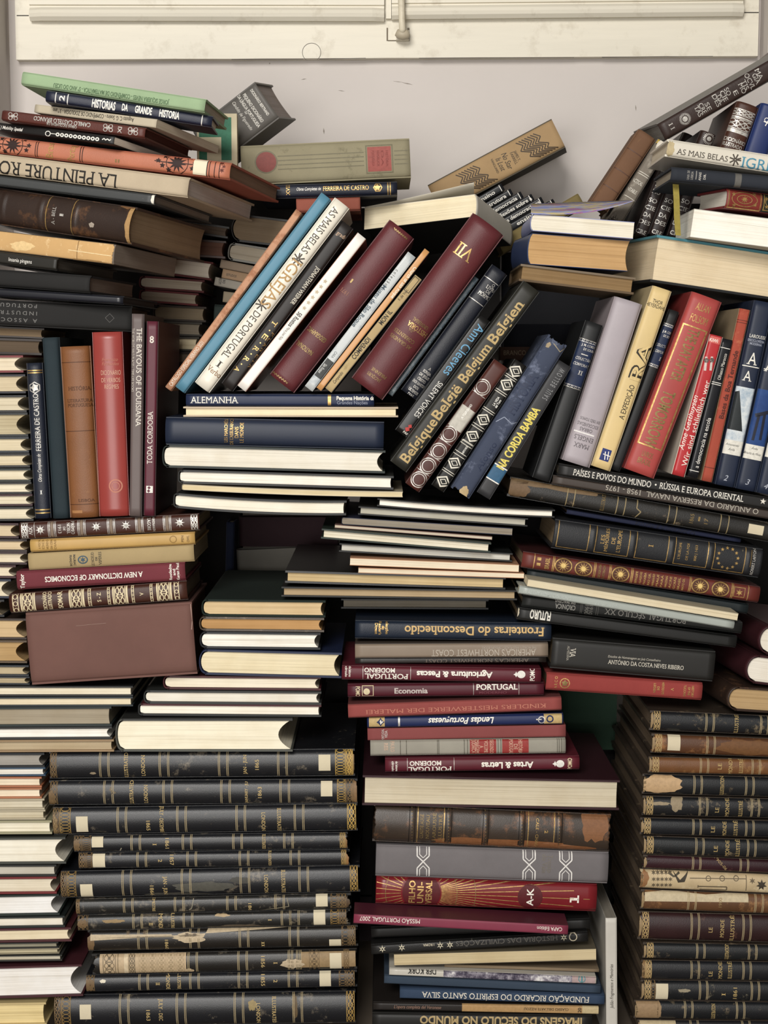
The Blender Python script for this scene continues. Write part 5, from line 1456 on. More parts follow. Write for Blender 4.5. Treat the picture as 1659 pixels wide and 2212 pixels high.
# ------------------------------------------------------------------ centre stack under the tilted row
GROUP[0] = 'books in the centre stack under the tilted row'
book('navy book with white ALEMANHA title under the tilted row', (400, 863, 808, 864, 29), 0.0, 0.2, cov=('1c2744', 'smooth'), pages='a59a85', bulge=0.08,
     items=[t('ALEMANHA', 463, 864, 104, 14, 0, 'e2ddd0', 's'), bx(708, 715, -0.42, 0.42, 'gold'), t('Pequena História das', 770, 860, 86, 8, 0, 'e2ddd0', 'h'), t('Grandes Nações', 761, 870, 66, 7, 0, '8d93a5', '')])
book('thin cream hardback with pale boards under the navy ALEMANHA book', (396, 890, 860, 891, 24), 0.0, 0.2, 'E', cov=('b39f83', 'smooth'), pages='d6c7a4', bulge=0.02, conc=0.0)
book('thick navy book with vertical golden title lines in the centre stack', (357, 929, 829, 940, 64), -0.01, 0.19, cov=('1c2538', 'smooth'), pages='5c5348', bulge=0.13,
     items=[t('LES MARCHÉS', 488, 931, 50, 7, 90, 'gold', 's'), t("DE L'ASSURANCE", 500, 932, 58, 7, 90, 'gold', 's'), t('DANS', 511, 934, 24, 8, 90, 'gold', 's'), t('LE MONDE', 522, 935, 44, 8, 90, 'gold', 's')])
book('dark green boarded book with thick white pages under the thick navy book', (350, 985, 832, 998, 50), -0.005, 0.2, 'L', cov=('1b2420', 'smooth'), pages='cfc9ba', bulge=0.1, conc=0.25)
book('charcoal book with bright white pages in the centre stack', (384, 1031, 850, 1045, 34), 0.0, 0.2, 'L', cov=('2a2a29', 'smooth'), pages='dad5c8', bulge=0.05, conc=0.05)
book('thin cream book with splayed pages in the centre stack', (393, 1053, 870, 1069, 19), -0.005, 0.18, 'L', cov=('b9ac90', 'smooth'), pages='c6b68f', bulge=0.05, conc=0.05, make='soft', sag=-3)
book('bowed charcoal book with white pages at the foot of the centre stack', (374, 1082, 748, 1099, 42), -0.005, 0.2, 'L', cov=('252524', 'smooth'), pages='d6cfbe', bulge=0.04, conc=0.04, sag=-5)

# ------------------------------------------------------------------ centre right pile of page ends
GROUP[0] = 'books in the middle pile between centre and right stacks'
book('black boarded album with white pages, topmost under the leaning black diamonds book', (815, 1085, 1199, 1110, 26), -0.005, 0.22, 'E', cov=('1a1a19', 'smooth'), pages='d9d4c8', bulge=0.03, sag=-3)
book('black boarded book with dim white pages below the topmost black album', (774, 1101, 1140, 1127, 22), 0.0, 0.22, 'E', cov=('1c1c1b', 'smooth'), pages='a8a598', bulge=0.03)
book('limp book with greyish brown pages in the middle pile', (738, 1123, 1107, 1147, 20), 0.005, 0.22, 'L', make='soft', cov=('23263a', 'smooth'), pages='82796b', bulge=0.03)
book('thin pinkish cream booklet under the limp greyish one', (723, 1138, 1063, 1164, 10), 0.005, 0.2, 'E', make='soft', cov=('7d5f55', 'smooth'), pages='b9ad99')
book('dark green boarded book with white pages in the middle pile', (694, 1155, 1060, 1186, 30), -0.01, 0.22, 'E', cov=('1d2a22', 'smooth'), pages='cdc5b0', bulge=0.03)
book('black boarded book with pale grey pages beneath the dark green one', (733, 1180, 1107, 1202, 24), 0.0, 0.2, 'E', cov=('191b1a', 'smooth'), pages='b3b0a6', bulge=0.03)
book('upper salmon folder of loose white leaves in the middle pile', (756, 1213, 1121, 1228, 17), -0.012, 0.2, 'E', make='soft', cov=('b07f5c', 'paper'), pages='cdbfa6', name='paper_folder')
book('lower salmon folder of loose white leaves in the middle pile', (774, 1232, 1136, 1244, 12), -0.012, 0.2, 'E', make='soft', cov=('b07f5c', 'paper'), pages='cdbfa6', name='paper_folder')
book('black album with ivory pages and bare glossy cover showing, middle pile', (616, 1248, 1092, 1263, 32), -0.005, 0.28, 'E', cov=('151413', 'gloss'), pages='b59f74', bulge=0.04)
book('flat black album with tan pages under the ivory paged album', (608, 1276, 1117, 1284, 26), -0.005, 0.24, 'E', cov=('1a1917', 'smooth'), pages='9a8565', bulge=0.03)
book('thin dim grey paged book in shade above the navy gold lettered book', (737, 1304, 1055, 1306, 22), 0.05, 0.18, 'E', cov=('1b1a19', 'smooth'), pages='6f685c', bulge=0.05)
GROUP[0] = 'books in the middle stack with upside down titles'
book('navy leather book with upside down golden title, top of the middle stack', (767, 1360, 1196, 1366, 43), 0.0, 0.22, cov=('16202f', 'leather'), pages='5c5348', bulge=0.10,
     items=[t('Fronteiras do Desconhecido', 1025, 1363, 302, 18, 180, 'c9a565', 'bs'), t('Selecções', 836, 1355, 30, 6, -90, 'gold'), t('do', 828, 1356, 8, 6, -90, 'gold'), t("Reader's", 821, 1357, 28, 6, -90, 'gold'), t('Digest', 813, 1358, 24, 6, -90, 'gold')])
book('taupe book with pale upside down NORTHWEST COAST title', (767, 1407, 1184, 1404, 33), -0.005, 0.2, cov=('4a4038', 'smooth'), spine=('80705f', 'smooth'), pages='5c5348', bulge=0.03,
     items=[t("AMERICA'S NORTHWEST COAST", 1045, 1410, 226, 14, 180, 'b0a596', 's'), t("THE WORLD'S WILD PLACES / TIME-LIFE BOOKS", 1100, 1399, 118, 5, 180, 'a2978a', '')])
book('thin black glossy book under the taupe NORTHWEST COAST book', (767, 1429, 1180, 1426, 13), 0.0, 0.2, make='soft', cov=('221d1a', 'gloss'), pages='4a4038', bulge=0.02, items=[t("AMERICA'S NORTHWEST COAST", 1030, 1427, 226, 8, 180, '6b5f54', 's')])  # dim lettering paints the reflection of the title above
OX = '571623'
fig = lambda x, y: [ring(x, y, 9, 9, 'd9d5cc', 18, 8), star(x - 11, y, 6, 4, 'd9d5cc', 0.5)]
book('oxblood agriculture volume with white fruit emblem, upper of the oxblood books', (734, 1451, 1169, 1458, 37), -0.015, 0.17, cov=(OX, 'smooth'), pages='5c5348', bulge=0.12,
     items=[t('PORTUGAL', 934, 1456, 94, 11, 180, 'e2dccf', 'bs'), t('MODERNO', 820, 1448, 66, 9, 180, 'e2dccf', 'bs'), t('PORTUGAL', 835, 1461, 94, 11, 180, 'e2dccf', 'bs')][1:]
     + [t('Agricultura & Pescas', 982, 1457, 164, 12, 180, 'e2dccf', 'h'), bd(784, 887, w=1, c='silver'), t('POMO', 1150, 1457, 28, 10, 90, 'e2dccf', 'b'), t('círculo', 748, 1451, 22, 5, -90, 'e2dccf'), t('de leitores', 756, 1451, 22, 5, -90, 'e2dccf')] + fig(1126, 1457))
book('oxblood economy volume with gilt fruit emblem, below the agriculture volume', (751, 1493, 1175, 1489, 29), -0.008, 0.17, cov=('4c1421', 'smooth'), pages='5c5348', bulge=0.12,
     items=[t('Economia', 888, 1492, 72, 11, 0, 'b5a8a2', 'h'), t('PORTUGAL', 1073, 1484, 90, 11, 0, 'e2dccf', 'bs'), t('MODERNO', 1065, 1496, 60, 5, 0, '6d3540', 'bs'), bd(1023, 1121, w=1, c='silver'), t('POMO', 773, 1494, 22, 9, -90, 'd0bf97', 'b'), disc(792, 1494, 7, 'd0bf97'), fr(782, 807, -0.4, 0.4, 'd0bf97', 1.4)])
book('salmon red art book with faint upside down title, middle stack', (752, 1538, 1213, 1521, 32), -0.01, 0.2, cov=('5f2a28', 'cloth'), spine=('8a3d38', 'cloth'), pages='5c5348', bulge=0.03,
     items=[t('KINDLERS MEISTERWERKE DER MALEREI', 985, 1531, 390, 9, 180, 'b56d58', 's')])
book('royal blue legends book with ornate gold ends and upside down white title', (793, 1561, 1217, 1553, 25), -0.005, 0.16, cov=('17244f', 'smooth'), pages='5c5348', bulge=0.12,
     items=[t('Lendas Portuguesas', 996, 1557, 142, 13, 180, 'e6e1d4', 'bi'), bx(797, 831, -0.42, 0.42, 'b59a62', 0), star(822, 1560, 9, 4, '17244f', 0.6), t('4', 824, 1560, 8, 9, 180, 'd9d5cc'), bx(1175, 1214, -0.42, 0.42, 'b59a62', 0), ring(1188, 1553, 8, 3, '17244f', 16), ring(1170, 1555, 8, 2, 'silver', 14), bx(1158, 1170, -0.05, 0.05, 'silver', 1), bx(860, 864, -.4, .4, 'silver')])
book('plain salmon book with small grey stamp, middle stack', (794, 1587, 1222, 1579, 27), 0.0, 0.17, make='soft', cov=('7f3c3a', 'paper'), pages='5c5348', bulge=0.02, items=[t('VIDA', 834, 1586, 16, 6, 90, 'b5a8a2'), t('PORTUGAL', 827, 1587, 24, 5, 90, 'b5a8a2')])
book('light grey book with two red title labels, middle stack', (800, 1617, 1222, 1611, 35), -0.003, 0.16, cov=('8f8a7d', 'cloth'), pages='5c5348', bulge=0.06,
     items=[bx(1015, 1072, -.5, .5, '8f2a25', 0), bx(1085, 1142, -.5, .5, '8f2a25', 0), bd(865, 878, 945, 948, 1003, 1010, 1076, 1082, 1204, 1208, 1213, w=1.6, c='5f5a4e')]
     + [t(s_, x_, 1613, ln, 8, -90, 'c9a58a', 's') for s_, x_, ln in (('HISTÓRIA', 1124, 30), ('DE', 1114, 12), ('PORTUGAL', 1104, 30), ('SEGUNDO', 1062, 28), ('VOLUME', 1050, 26), ('A', 1040, 6), ('MARGEM', 1031, 28), ('JUDAICA', 1023, 28), ('PAULO', 848, 22), ('REIS', 834, 16))])
book('oxblood arts and letters volume, lowest of the three oxblood books', (832, 1656, 1252, 1650, 32), -0.01, 0.16, cov=(OX, 'smooth'), pages='5c5348', bulge=0.14,
     items=[t('Artes & Letras', 1096, 1653, 112, 13, 180, 'e2dccf', 'h'), t('MODERNO', 919, 1649, 68, 9, 180, 'e2dccf', 'bs'), t('PORTUGAL', 929, 1662, 94, 11, 180, 'e2dccf', 'bs'), bd(880, 981, w=1, c='silver'), t('POMO', 1231, 1650, 24, 9, 90, 'd0bf97', 'b'), t('círculo', 849, 1656, 22, 5, -90, 'e2dccf'), t('de leitores', 857, 1656, 22, 5, -90, 'e2dccf')] + fig(1210, 1650))
book('big maroon book lying fore edge out under the oxblood volumes', (783, 1706, 1338, 1717, 72), -0.02, 0.25, 'E', make='hard', cov=('2f1219', 'smooth'), pages='b5aa92', bulge=0.06, conc=0.05)
book('worn brown leather encyclopedia with raised bands and gilt frames', (806, 1780, 1320, 1803, 88), -0.02, 0.2, make='folio', cov=('33281f', 'old', '6b4629', 0.55), pages='5c5348', bulge=0.14, ribs=(890, 969, 1049, 1127, 1208), rough_ends=0.003,
     items=[bd(902, 959, 1141, 1197, w=1.6, c='gold'), bd(884, 896, 963, 975, 1043, 1055, 1121, 1133, 1202, 1214, w=2.2, c='1c140d')] + [disc(x_, 1744 + 0.043 * (x_ - 806) + 7 * k, 1.1, 'dgold', 1, 6) for x_ in (890, 969, 1049, 1127, 1208) for k in range(11)] + [t(s_, x_, y_, ln, 7, 90, 'dgold', 's') for s_, x_, y_, ln in (('CLAUDE AUGÉ', 911, 1786, 52), ('NOUVEAU', 924, 1787, 52), ('LAROUSSE', 938, 1788, 60), ('ILLUSTRÉ', 951, 1789, 56))] + [t('CALE - CHAO', 1160, 1800, 62, 6, -90, 'gold', 's'), t('2', 1180, 1797, 6, 7, -90, 'gold'), blob(1285, 1785, 26, 38, '7d5230', 4), blob(1105, 1826, 170, 12, '7a4c28', 9)])


def hexmark(x, y):
    out = []
    for s_ in (-1, 1):
        out += [line([(x + s_ * 13, y - 33), (x + s_ * 13, y - 13), (x, y - 1), (x - s_ * 13, y + 13), (x - s_ * 13, y + 33)], 2.6, 'd6d2cc'), line([(x + s_ * 7.5, y - 33), (x + s_ * 7.5, y - 16), (x, y - 9)], 1.6, 'd6d2cc'), line([(x + s_ * 7.5, y + 33), (x + s_ * 7.5, y + 16), (x, y + 8)], 1.6, 'd6d2cc')]
    return out


book('grey cloth book with white hexagon link motifs under the worn encyclopedia', (812, 1859, 1314, 1876, 70), -0.015, 0.18, cov=('676263', 'cloth'), pages='5c5348', bulge=0.04,
     items=hexmark(914, 1862) + hexmark(1143, 1869) + hexmark(1222, 1872) + [t('Trento', 1188, 1866, 38, 10, -90, '6f675c', 's'), t('do Vale', 1176, 1866, 40, 10, -90, '6f675c', 's')])
book('crimson encyclopedia with golden sunburst and A-K medallion', (812, 1926, 1289, 1944, 63), -0.015, 0.17, cov=('5f1118', 'gloss'), spine=('6f121a', 'gloss'), pages='5c5348', bulge=0.09,
     items=[rays(910, 1928, 44, 125, 44, 1.3, 'gold', 0.45, 5.83, 30), rays(910, 1929, 44, 330, 15, 1.4, 'gold', -0.36, 0.36, 30), ring(910, 1929, 78, 1.2, 'dgold', 50), ring(910, 1929, 118, 1.2, 'dgold', 60), disc(910, 1929, 41, '520d14', 2), t('FILHO', 890, 1927, 48, 13, 90, 'gold', 'bu'), t('UNI-', 908, 1929, 46, 13, 90, 'gold', 'bu'), t('VERSAL', 926, 1929, 50, 13, 90, 'gold', 'bu'),
            disc(1145, 1938, 27, '520d14', 2), ring(1145, 1938, 27, 1.4, 'gold', 30), t('A-K', 1145, 1938, 38, 14, 90, 'e2dccf', 'bu'), bx(1172, 1220, 0, 0.02, 'gold'), bx(1231, 1250, -0.045, 0.045, 'e2dccf', 1), bx(1247, 1250.5, -0.13, 0.13, 'e2dccf', 1), bx(1231, 1234.5, -0.12, 0.0, 'e2dccf', 1), bx(1260, 1274, 0, 0.02, 'gold')])
book('thin crimson paperback with white words upside down at both ends', (764, 1984, 1227, 2009, 22), -0.05, 0.042, make='soft', cov=('4a1826', 'smooth'), spine=('7c2a40', 'smooth'), pages='5c5348', bulge=0.02,
     items=[t('MISSÃO PORTUGAL 2007', 842, 1987, 130, 9, 180, 'e2dccf', ''), t('CAPA Edition', 1187, 2006, 54, 8, 180, 'e2dccf', '')])
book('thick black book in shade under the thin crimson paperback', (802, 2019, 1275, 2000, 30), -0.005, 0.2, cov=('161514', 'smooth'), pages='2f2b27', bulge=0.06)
petal = lambda x, y: [star(x, y, 8, 6, 'c9bfa3', 0.35), disc(x, y, 2, '171615', 3, 8)]
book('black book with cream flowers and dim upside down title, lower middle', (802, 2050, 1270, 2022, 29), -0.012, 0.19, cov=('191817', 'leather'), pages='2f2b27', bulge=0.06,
     items=petal(826, 2050) + petal(868, 2047) + petal(951, 2042) + petal(972, 2041) + petal(1218, 2025) + [ring(1238, 2024, 9, 2, 'b5aa92', 20), t('HISTÓRIA DAS CIVILIZAÇÕES', 1095, 2032, 220, 10, 180, '5d5952', 's'), t('I ROMA', 926, 2041, 24, 5, 180, 'b5aa92')])
book('limp paperback with thick ivory pages, lower middle stack', (851, 2072, 1288, 2060, 29), -0.01, 0.17, 'E', make='soft', cov=('5f5645', 'smooth'), pages='b3a27d', bulge=0.04)
book('limp beige covered booklet squeezed under the ivory paged paperback', (960, 2087, 1294, 2098, 9), 0.0, 0.17, make='soft', cov=('76644c', 'paper'), pages='76644c')
PHOTO['cork_photo'] = photo_mat('cork_photo', ['221f2c', '4a4352', '8d8790', 'd9d6d2', '3a3444'], 55.0)
book('slim book with upside down black title and cloudy photo spine, lower middle', (841, 2098, 1288, 2117, 20), -0.012, 0.18, cov=('b9b3a6', 'gloss'), pages='6d6252', bulge=0.03,
     items=[bx(958, 1236, -.5, .5, 'cork_photo', 0), bx(1236, 1286, -.5, .5, 'a58d8a', 0), t('DER KORK', 911, 2098, 62, 11, 180, '17140f', 'bs'), ring(1257, 2115, 8, 2, '4f8287', 14), bx(1255, 1259, -.35, .35, '4f8287', 1)])
book('slate blue book without title, lower middle stack', (830, 2118, 1297, 2140, 23), -0.01, 0.19, cov=('2c3a4a', 'cloth'), pages='5c5348', bulge=0.06)
book('blue cloth book with cream upside down capitals, lower middle stack', (864, 2146, 1306, 2160, 28), -0.01, 0.17, cov=('283a52', 'cloth'), pages='5c5348', bulge=0.06,
     items=[t('FUNDAÇÃO RICARDO DO ESPÍRITO SANTO SILVA', 1092, 2154, 362, 12, 180, 'd6cfbe', 's')])
book('slim book half black and half tan, numbered 20, near the bottom', (806, 2174, 1294, 2183, 22), -0.012, 0.2, cov=('1f1a17', 'smooth'), pages='5c5348', bulge=0.03,
     items=[bx(998, 1258, -.5, .5, 'a5814f', 0), bx(1258, 1294, -.5, .5, 'b5a277', 0), t("L'opera completa del Veronese", 902, 2175, 102, 7, 0, '8d6a58', 'i'), t('CLASSICI DELL\'ARTE RIZZOLI', 1180, 2180, 96, 5, 180, '4a3722'), t('20', 1252, 2182, 10, 7, 90, '1f1a17')])
book('black book with upside down bronze capitals at the bottom edge', (804, 2206, 1279, 2212, 44), -0.015, 0.2, cov=('191816', 'smooth'), pages='5c5348', bulge=0.05, items=[t('IMAGENS DO SÉCULO NO MUNDO', 1082, 2205, 350, 15, 180, 'a58d5c', 'h')])
book('white slim book standing upright right of the middle stack', (1322, 2258, 1320, 1983, 25), -0.01, 0.26, cov=('a9a49a', 'smooth'), spine=('b9b4aa', 'smooth'), pages='7d776c', bulge=0.01, make='soft',
     items=[t('Julião Fragmentos e Memórias', 1321, 2130, 96, 7, 0, '3a352e', 'i')])

# ------------------------------------------------------------------ left centre stack of page ends
GROUP[0] = 'books in the left centre stack of page ends'
book('dark green cloth book with cream pages, top of the left centre stack', (435, 1313, 703, 1316, 38), 0.0, 0.27, 'L', cov=('132019', 'cloth'), pages='bfa67c', bulge=0.12, conc=0.14)
book('worn brown book with orange tan pages under the dark green one', (430, 1347, 700, 1350, 32), 0.0, 0.2, 'L', make='hard', cov=('3f3122', 'old'), pages='a9814f', bulge=0.14, conc=0.2)
book('black book with bright white pages under the worn brown one', (431, 1383, 692, 1386, 38), -0.003, 0.2, 'L', cov=('1b1d20', 'smooth'), pages='dcd8cd', bulge=0.15, conc=0.22)
book('blue boarded book with thick cream pages in the left centre stack', (429, 1429, 741, 1437, 57), -0.005, 0.22, 'L', cov=('1a2440', 'smooth'), pages='cdc09e', bulge=0.16, conc=0.2)
book('dark red boarded book with cream pages below the blue boarded one', (352, 1476, 693, 1479, 34), 0.0, 0.2, 'L', cov=('411519', 'smooth'), pages='d3c9b3', bulge=0.14, conc=0.25)
book('dark grey boarded book with white pages in the left centre stack', (310, 1504, 694, 1507, 34), -0.003, 0.2, 'L', cov=('2a2c2a', 'smooth'), pages='cfc9ba', bulge=0.14, conc=0.2)
book('red tipped black book with white pages above the great white paged one', (298, 1533, 694, 1536, 30), 0.0, 0.2, 'L', cov=('222423', 'smooth'), pages='dad3c3', bulge=0.04, conc=0.05, board2=('4a1a20', 'smooth'))
book('great book with thick white pages in olive grey boards, on the folio stack', (249, 1585, 632, 1585, 78), -0.008, 0.2, 'L', cov=('4a4b44', 'smooth'), pages='d6ceb6', bulge=0.10, conc=0.36, board2=('2a2a28', 'smooth'))
GROUP[0] = 'books in the lower left stack of page ends'
LL = [('black bound book with cream pages directly under the box at left', 1490, 1490, 29, 287, '1b1c1c', 'd0c6ad', 0.03), ('slate book with cream pages second under the box at left', 1514, 1513, 26, 287, '222c30', 'cdc0a2', 0.03), ('dark teal book with grey brown pages third under the box at left', 1550, 1548, 44, 241, '1c2726', '8f8470', 0.04),
      ('charcoal book with clean white pages under the grey brown paged one', 1585, 1583, 29, 242, '242422', 'd9d5cb', 0.25), ('tan boarded book with tan pages above the black folios at left', 1612, 1610, 28, 246, '8a704e', 'a08f72', 0.06),
      ('black book with grey pages top of the narrow stack left of the folios', 1643, 1642, 32, 96, '17191c', '8d8880', 0.25), ('thin blue book with white pages in the narrow stack left of the folios', 1668, 1667, 19, 98, '28435a', 'cfcabf', 0.1),
      ('upper orange booklet in the narrow stack left of the folios', 1690, 1690, 24, 90, '9c5c38', 'cdbfa6', 0.05), ('lower orange booklet in the narrow stack left of the folios', 1714, 1713, 24, 90, 'a0643f', 'cdbfa6', 0.05),
      ('limp pale magazine bundle below the orange booklets', 1738, 1737, 24, 96, 'a59a80', 'b9b09a', 0.03), ('second limp magazine bundle below the orange booklets', 1761, 1760, 22, 98, 'a59a80', 'b5ab92', 0.03), ('pale booklet bundle on top of the big white rounded book', 1788, 1787, 30, 112, '8f8a6c', 'cdc6b0', 0.04),
      ('big white paged book with deeply rounded edge left of the folios', 1839, 1837, 62, 142, '3a3c36', 'd3cdbc', 0.32), ('black book with grey white pages under the big rounded one', 1881, 1880, 27, 122, '1d1e1c', 'a9a497', 0.05),
      ('red boarded book with cream pages left of the folios', 1915, 1913, 39, 122, '6a1c1e', 'c6bca6', 0.25), ('dark green boarded book with white pages left of the folios', 1957, 1953, 48, 128, '1c2622', 'd2d0cc', 0.3), ('black boarded book with thin white pages left of the folios', 1995, 1991, 26, 140, '1c211f', 'cfc8b8', 0.05),
      ('maroon boarded book with cream pages low in the left corner stack', 2024, 2019, 34, 154, '431a1e', 'c9bb9c', 0.15), ('uppermost black magazine volume low in the left corner stack', 2045, 2041, 14, 126, '2a2a28', '7d7866', 0.04), ('middle beige magazine low in the left corner stack', 2058, 2054, 12, 128, '8a8168', 'a59c80', 0.04),
      ('lowest magazine on the big maroon book in the left corner', 2072, 2069, 13, 134, '33332f', 'b5ad98', 0.04), ('big maroon boarded book with white pages near the bottom left corner', 2128, 2120, 74, 178, '3f1a20', 'd2cfca', 0.3), ('cream boarded book at the bottom left corner', 2193, 2190, 50, 100, 'b5a06c', 'c9b57f', 0.05)]
for lb, y0_, y1_, t_, xr_, c_, p_, cc_ in LL:
    book(lb, (-100, y0_, xr_, y1_, t_), 0.0, 0.2, 'L', cov=(c_, 'smooth'), pages=p_, bulge=0.1, conc=cc_)

# ------------------------------------------------------------------ black folios at lower left
GROUP[0] = 'black half leather folios of illustrated news'


def folio(label, fr_, bands, words, gilt, stk=(), extra_items=(), base='131418', wear=0.25, d=0.27):
    items = [bd(*[b + e for b in bands for e in (-10.6, -7.6, 7.6, 10.6)], w=1.3, c='a3916a')]
    for s_, x_, y_, ln, h_, r_ in words:
        items.append(t(s_, x_, y_, ln, h_, r_, 'c2a668', 's'))
    for xa, xb, n_, k_, c_ in gilt:
        items.append(lace(xa, xb, c_, n_, 1.4, k_))
    book(label, fr_, 0.0, d, make='folio', cov=(base, 'old', '6d6353', wear), pages='4d4236', bulge=0.15, rough_ends=0.006, items=items + list(extra_items), stickers=stk)


ST = 'c6ba9c'
G1, G2 = '9c7c3a', '6e5736'
folio('topmost black folio of the left centre pile, dated 1865, label at right', (104, 1656, 766, 1650, 60), (225, 354, 482, 610), [('ILLUSTRATED', 272, 1655, 54, 8, 90), ('LONDON', 309, 1655, 46, 8, 90), ('JAN - JUN', 529, 1652, 42, 7, 90), ('1865', 555, 1652, 22, 8, 90)],
      [(108, 122, 5, 1, G2), (724, 746, 9, 0, 'b5923f'), (747, 762, 4, 1, 'b5923f')], [(688, 714, 1631, 1665, ST)], [blob(200, 1671, 6, 3, '8a7a60', 3), blob(758, 1650, 8, 30, '7a5f34', 4)])
folio('second black folio from the top, dated 1863, label at right', (104, 1716, 772, 1712, 54), (234, 362, 487, 615), [('ILLUSTRATED', 284, 1716, 54, 8, 90), ('LONDON', 315, 1716, 40, 8, 90), ('JANUARY - JU', 532, 1713, 46, 6, 90), ('1863', 561, 1712, 24, 8, 90)],
      [(108, 124, 5, 1, G2), (728, 746, 9, 0, G1), (747, 764, 4, 1, G2)], [(693, 718, 1689, 1720, ST)], [blob(110, 1726, 8, 20, '6b5233', 4), blob(766, 1712, 8, 26, '7d5f3c', 7), line([(238, 1700), (242, 1716), (250, 1712), (236, 1706)], 2, '6e6048')])
folio('third black folio from the top, label at left and bright gilt tail', (113, 1779, 772, 1770, 63), (263, 392, 520, 646), [('1865', 320, 1784, 22, 8, -90), ('JULY - DECEMBER', 349, 1775, 60, 8, -90), ('LONDON', 569, 1776, 42, 8, -90), ('ILLUSTRATED', 603, 1774, 54, 8, -90)],
      [(114, 128, 5, 1, G2), (129, 152, 9, 0, G1), (750, 769, 4, 1, 'b5923f')], [(164, 190, 1764, 1798, ST)], [blob(117, 1782, 6, 26, '8d744a', 4)])
folio('fourth folio, slim and black with split leather, label at left', (158, 1825, 751, 1818, 37), (293, 404, 513, 623), [('I', 334, 1824, 4, 8, -90), ('1861', 361, 1822, 22, 8, -90), ('ILLUSTRATION', 570, 1821, 34, 7, -90)],
      [(160, 176, 4, 1, G2), (177, 196, 8, 0, G2), (734, 746, 4, 1, '8f7440')], [(198, 223, 1809, 1830, ST)], [blob(165, 1826, 6, 14, '6b5233', 4), line([(220, 1842), (258, 1840), (262, 1832)], 2, '9a917e'), blob(745, 1824, 6, 14, '7d5a30', 6)])
folio('fifth folio, slim and dated 1857, label at left', (168, 1862, 755, 1855, 36), (306, 414, 527, 637), [('2', 346, 1859, 6, 8, -90), ('1857', 371, 1858, 22, 8, -90), ('ILLUSTRATION', 583, 1856, 32, 6, -90)],
      [(170, 184, 4, 1, G2), (185, 199, 8, 0, G2), (737, 748, 4, 1, '8f7440')], [(200, 227, 1846, 1874, ST)], [blob(748, 1860, 6, 14, '8a6234', 6)])
folio('sixth folio, thick and scuffed grey along the middle, label at left', (130, 1915, 777, 1902, 61), (274, 402, 529, 656), [('1866', 328, 1925, 24, 8, -90), ('JAN - JUN', 357, 1914, 40, 8, -90), ('LONDON', 575, 1911, 42, 8, -90), ('ILLUSTRATED', 612, 1908, 54, 8, -90)],
      [(131, 144, 5, 1, G2), (145, 164, 9, 0, '8a6c34'), (756, 773, 5, 1, '9c7c3a')], [(173, 200, 1910, 1941, ST)], [blob(440, 1916, 60, 12, '4c4a42', 4), blob(380, 1934, 70, 5, '45423b', 9), blob(520, 1902, 24, 7, '3c3a34', 12)])
folio('seventh folio with lifted leather flap and label at right end', (163, 1962, 758, 1949, 36), (277, 387, 500, 604), [('SEMESTRE', 332, 1953, 32, 6, -90), ('1861', 540, 1962, 22, 7, -90)],
      [(164, 172, 3, 1, G2), (714, 730, 6, 0, G2), (731, 748, 4, 1, G2)], [(682, 708, 1934, 1958, ST)], [line([(418, 1942), (414, 1962), (408, 1966)], 1.6, '8d856f'), line([(620, 1940), (624, 1958), (560, 1968), (552, 1980)], 1.6, '7d755f'), blob(746, 1950, 9, 12, '4d3a26', 4)], '1b1a18', 0.45)
folio('eighth folio of the monde series with tan scuffs, label at right', (166, 1996, 756, 1983, 36), (297, 406, 618, 636), [('II', 326, 1996, 6, 8, -90), ('MONDE', 347, 1992, 32, 9, -90), ('ILLUSTRE', 373, 1990, 34, 7, -90), ('I', 583, 1987, 4, 7, -90)],
      [(168, 190, 3, 1, G2), (714, 732, 6, 0, '8a6c34'), (733, 748, 4, 1, G2)], [(677, 703, 1969, 1999, ST)], [blob(245, 1990, 22, 4, '8d744a', 4), blob(480, 1978, 16, 3, 'a8906a', 9), blob(520, 2000, 40, 3, '55493a', 11), blob(178, 1996, 10, 10, '6b5233', 13)], '1a1917', 0.4)
folio('ninth folio with torn cream paper strip along its upper edge', (188, 2036, 773, 2025, 46), (308, 420, 527, 635), [('1860', 360, 2041, 22, 7, -90), ('II', 568, 2040, 12, 6, -90)],
      [(738, 754, 6, 0, G2), (755, 768, 4, 1, G2)], [(711, 737, 2029, 2046, ST)], [poly(470, 2013, [(-275, -14), (150, 4), (290, 6), (290, 14), (60, 9), (-20, 6), (-30, -10), (-90, -14), (-100, -4), (-275, -2)][::-1], 'b3a080', 1), blob(410, 2026, 34, 10, 'b3a080', 5, 1), star(404, 2020, 7, 8, '5a4c3a'), star(420, 2020, 7, 8, '5a4c3a'), star(276, 2017, 6, 8, '5a4c3a'), star(312, 2016, 6, 8, '5a4c3a'), blob(196, 2038, 7, 20, '6b5233', 4)], '191511', 0.15)
folio('tenth folio with big torn patch of printed cream paper at left', (197, 2087, 771, 2075, 45), (416, 524, 633, 640), [('1856', 568, 2078, 24, 8, -90), ('I', 595, 2080, 4, 8, -90)],
      [(742, 754, 4, 1, G2)], [(712, 738, 2060, 2093, ST)], [bx(215, 402, -0.46, 0.47, 'b39b78', 0), blob(408, 2098, 10, 6, 'b39b78', 7), bx(253, 256, -0.46, 0.47, '8d7a5c', 1), bx(268, 276, -0.46, 0.47, 'c6b290', 1), lace(222, 250, '6d5f48', 3, 1.6, 1), lace(278, 292, '6d5f48', 5, 1.3, 1)] + [lace(300 + 20 * k, 318 + 20 * k, '9a8562', 5, 0.8, 1) for k in range(5)] + [blob(632, 2082, 22, 11, 'b5a283', 3, 1), bx(650, 768, -0.30, 0.42, '8d744f', 0), lace(668, 690, '5f4d33', 4, 1, 1)], '1a1714', 0.2)
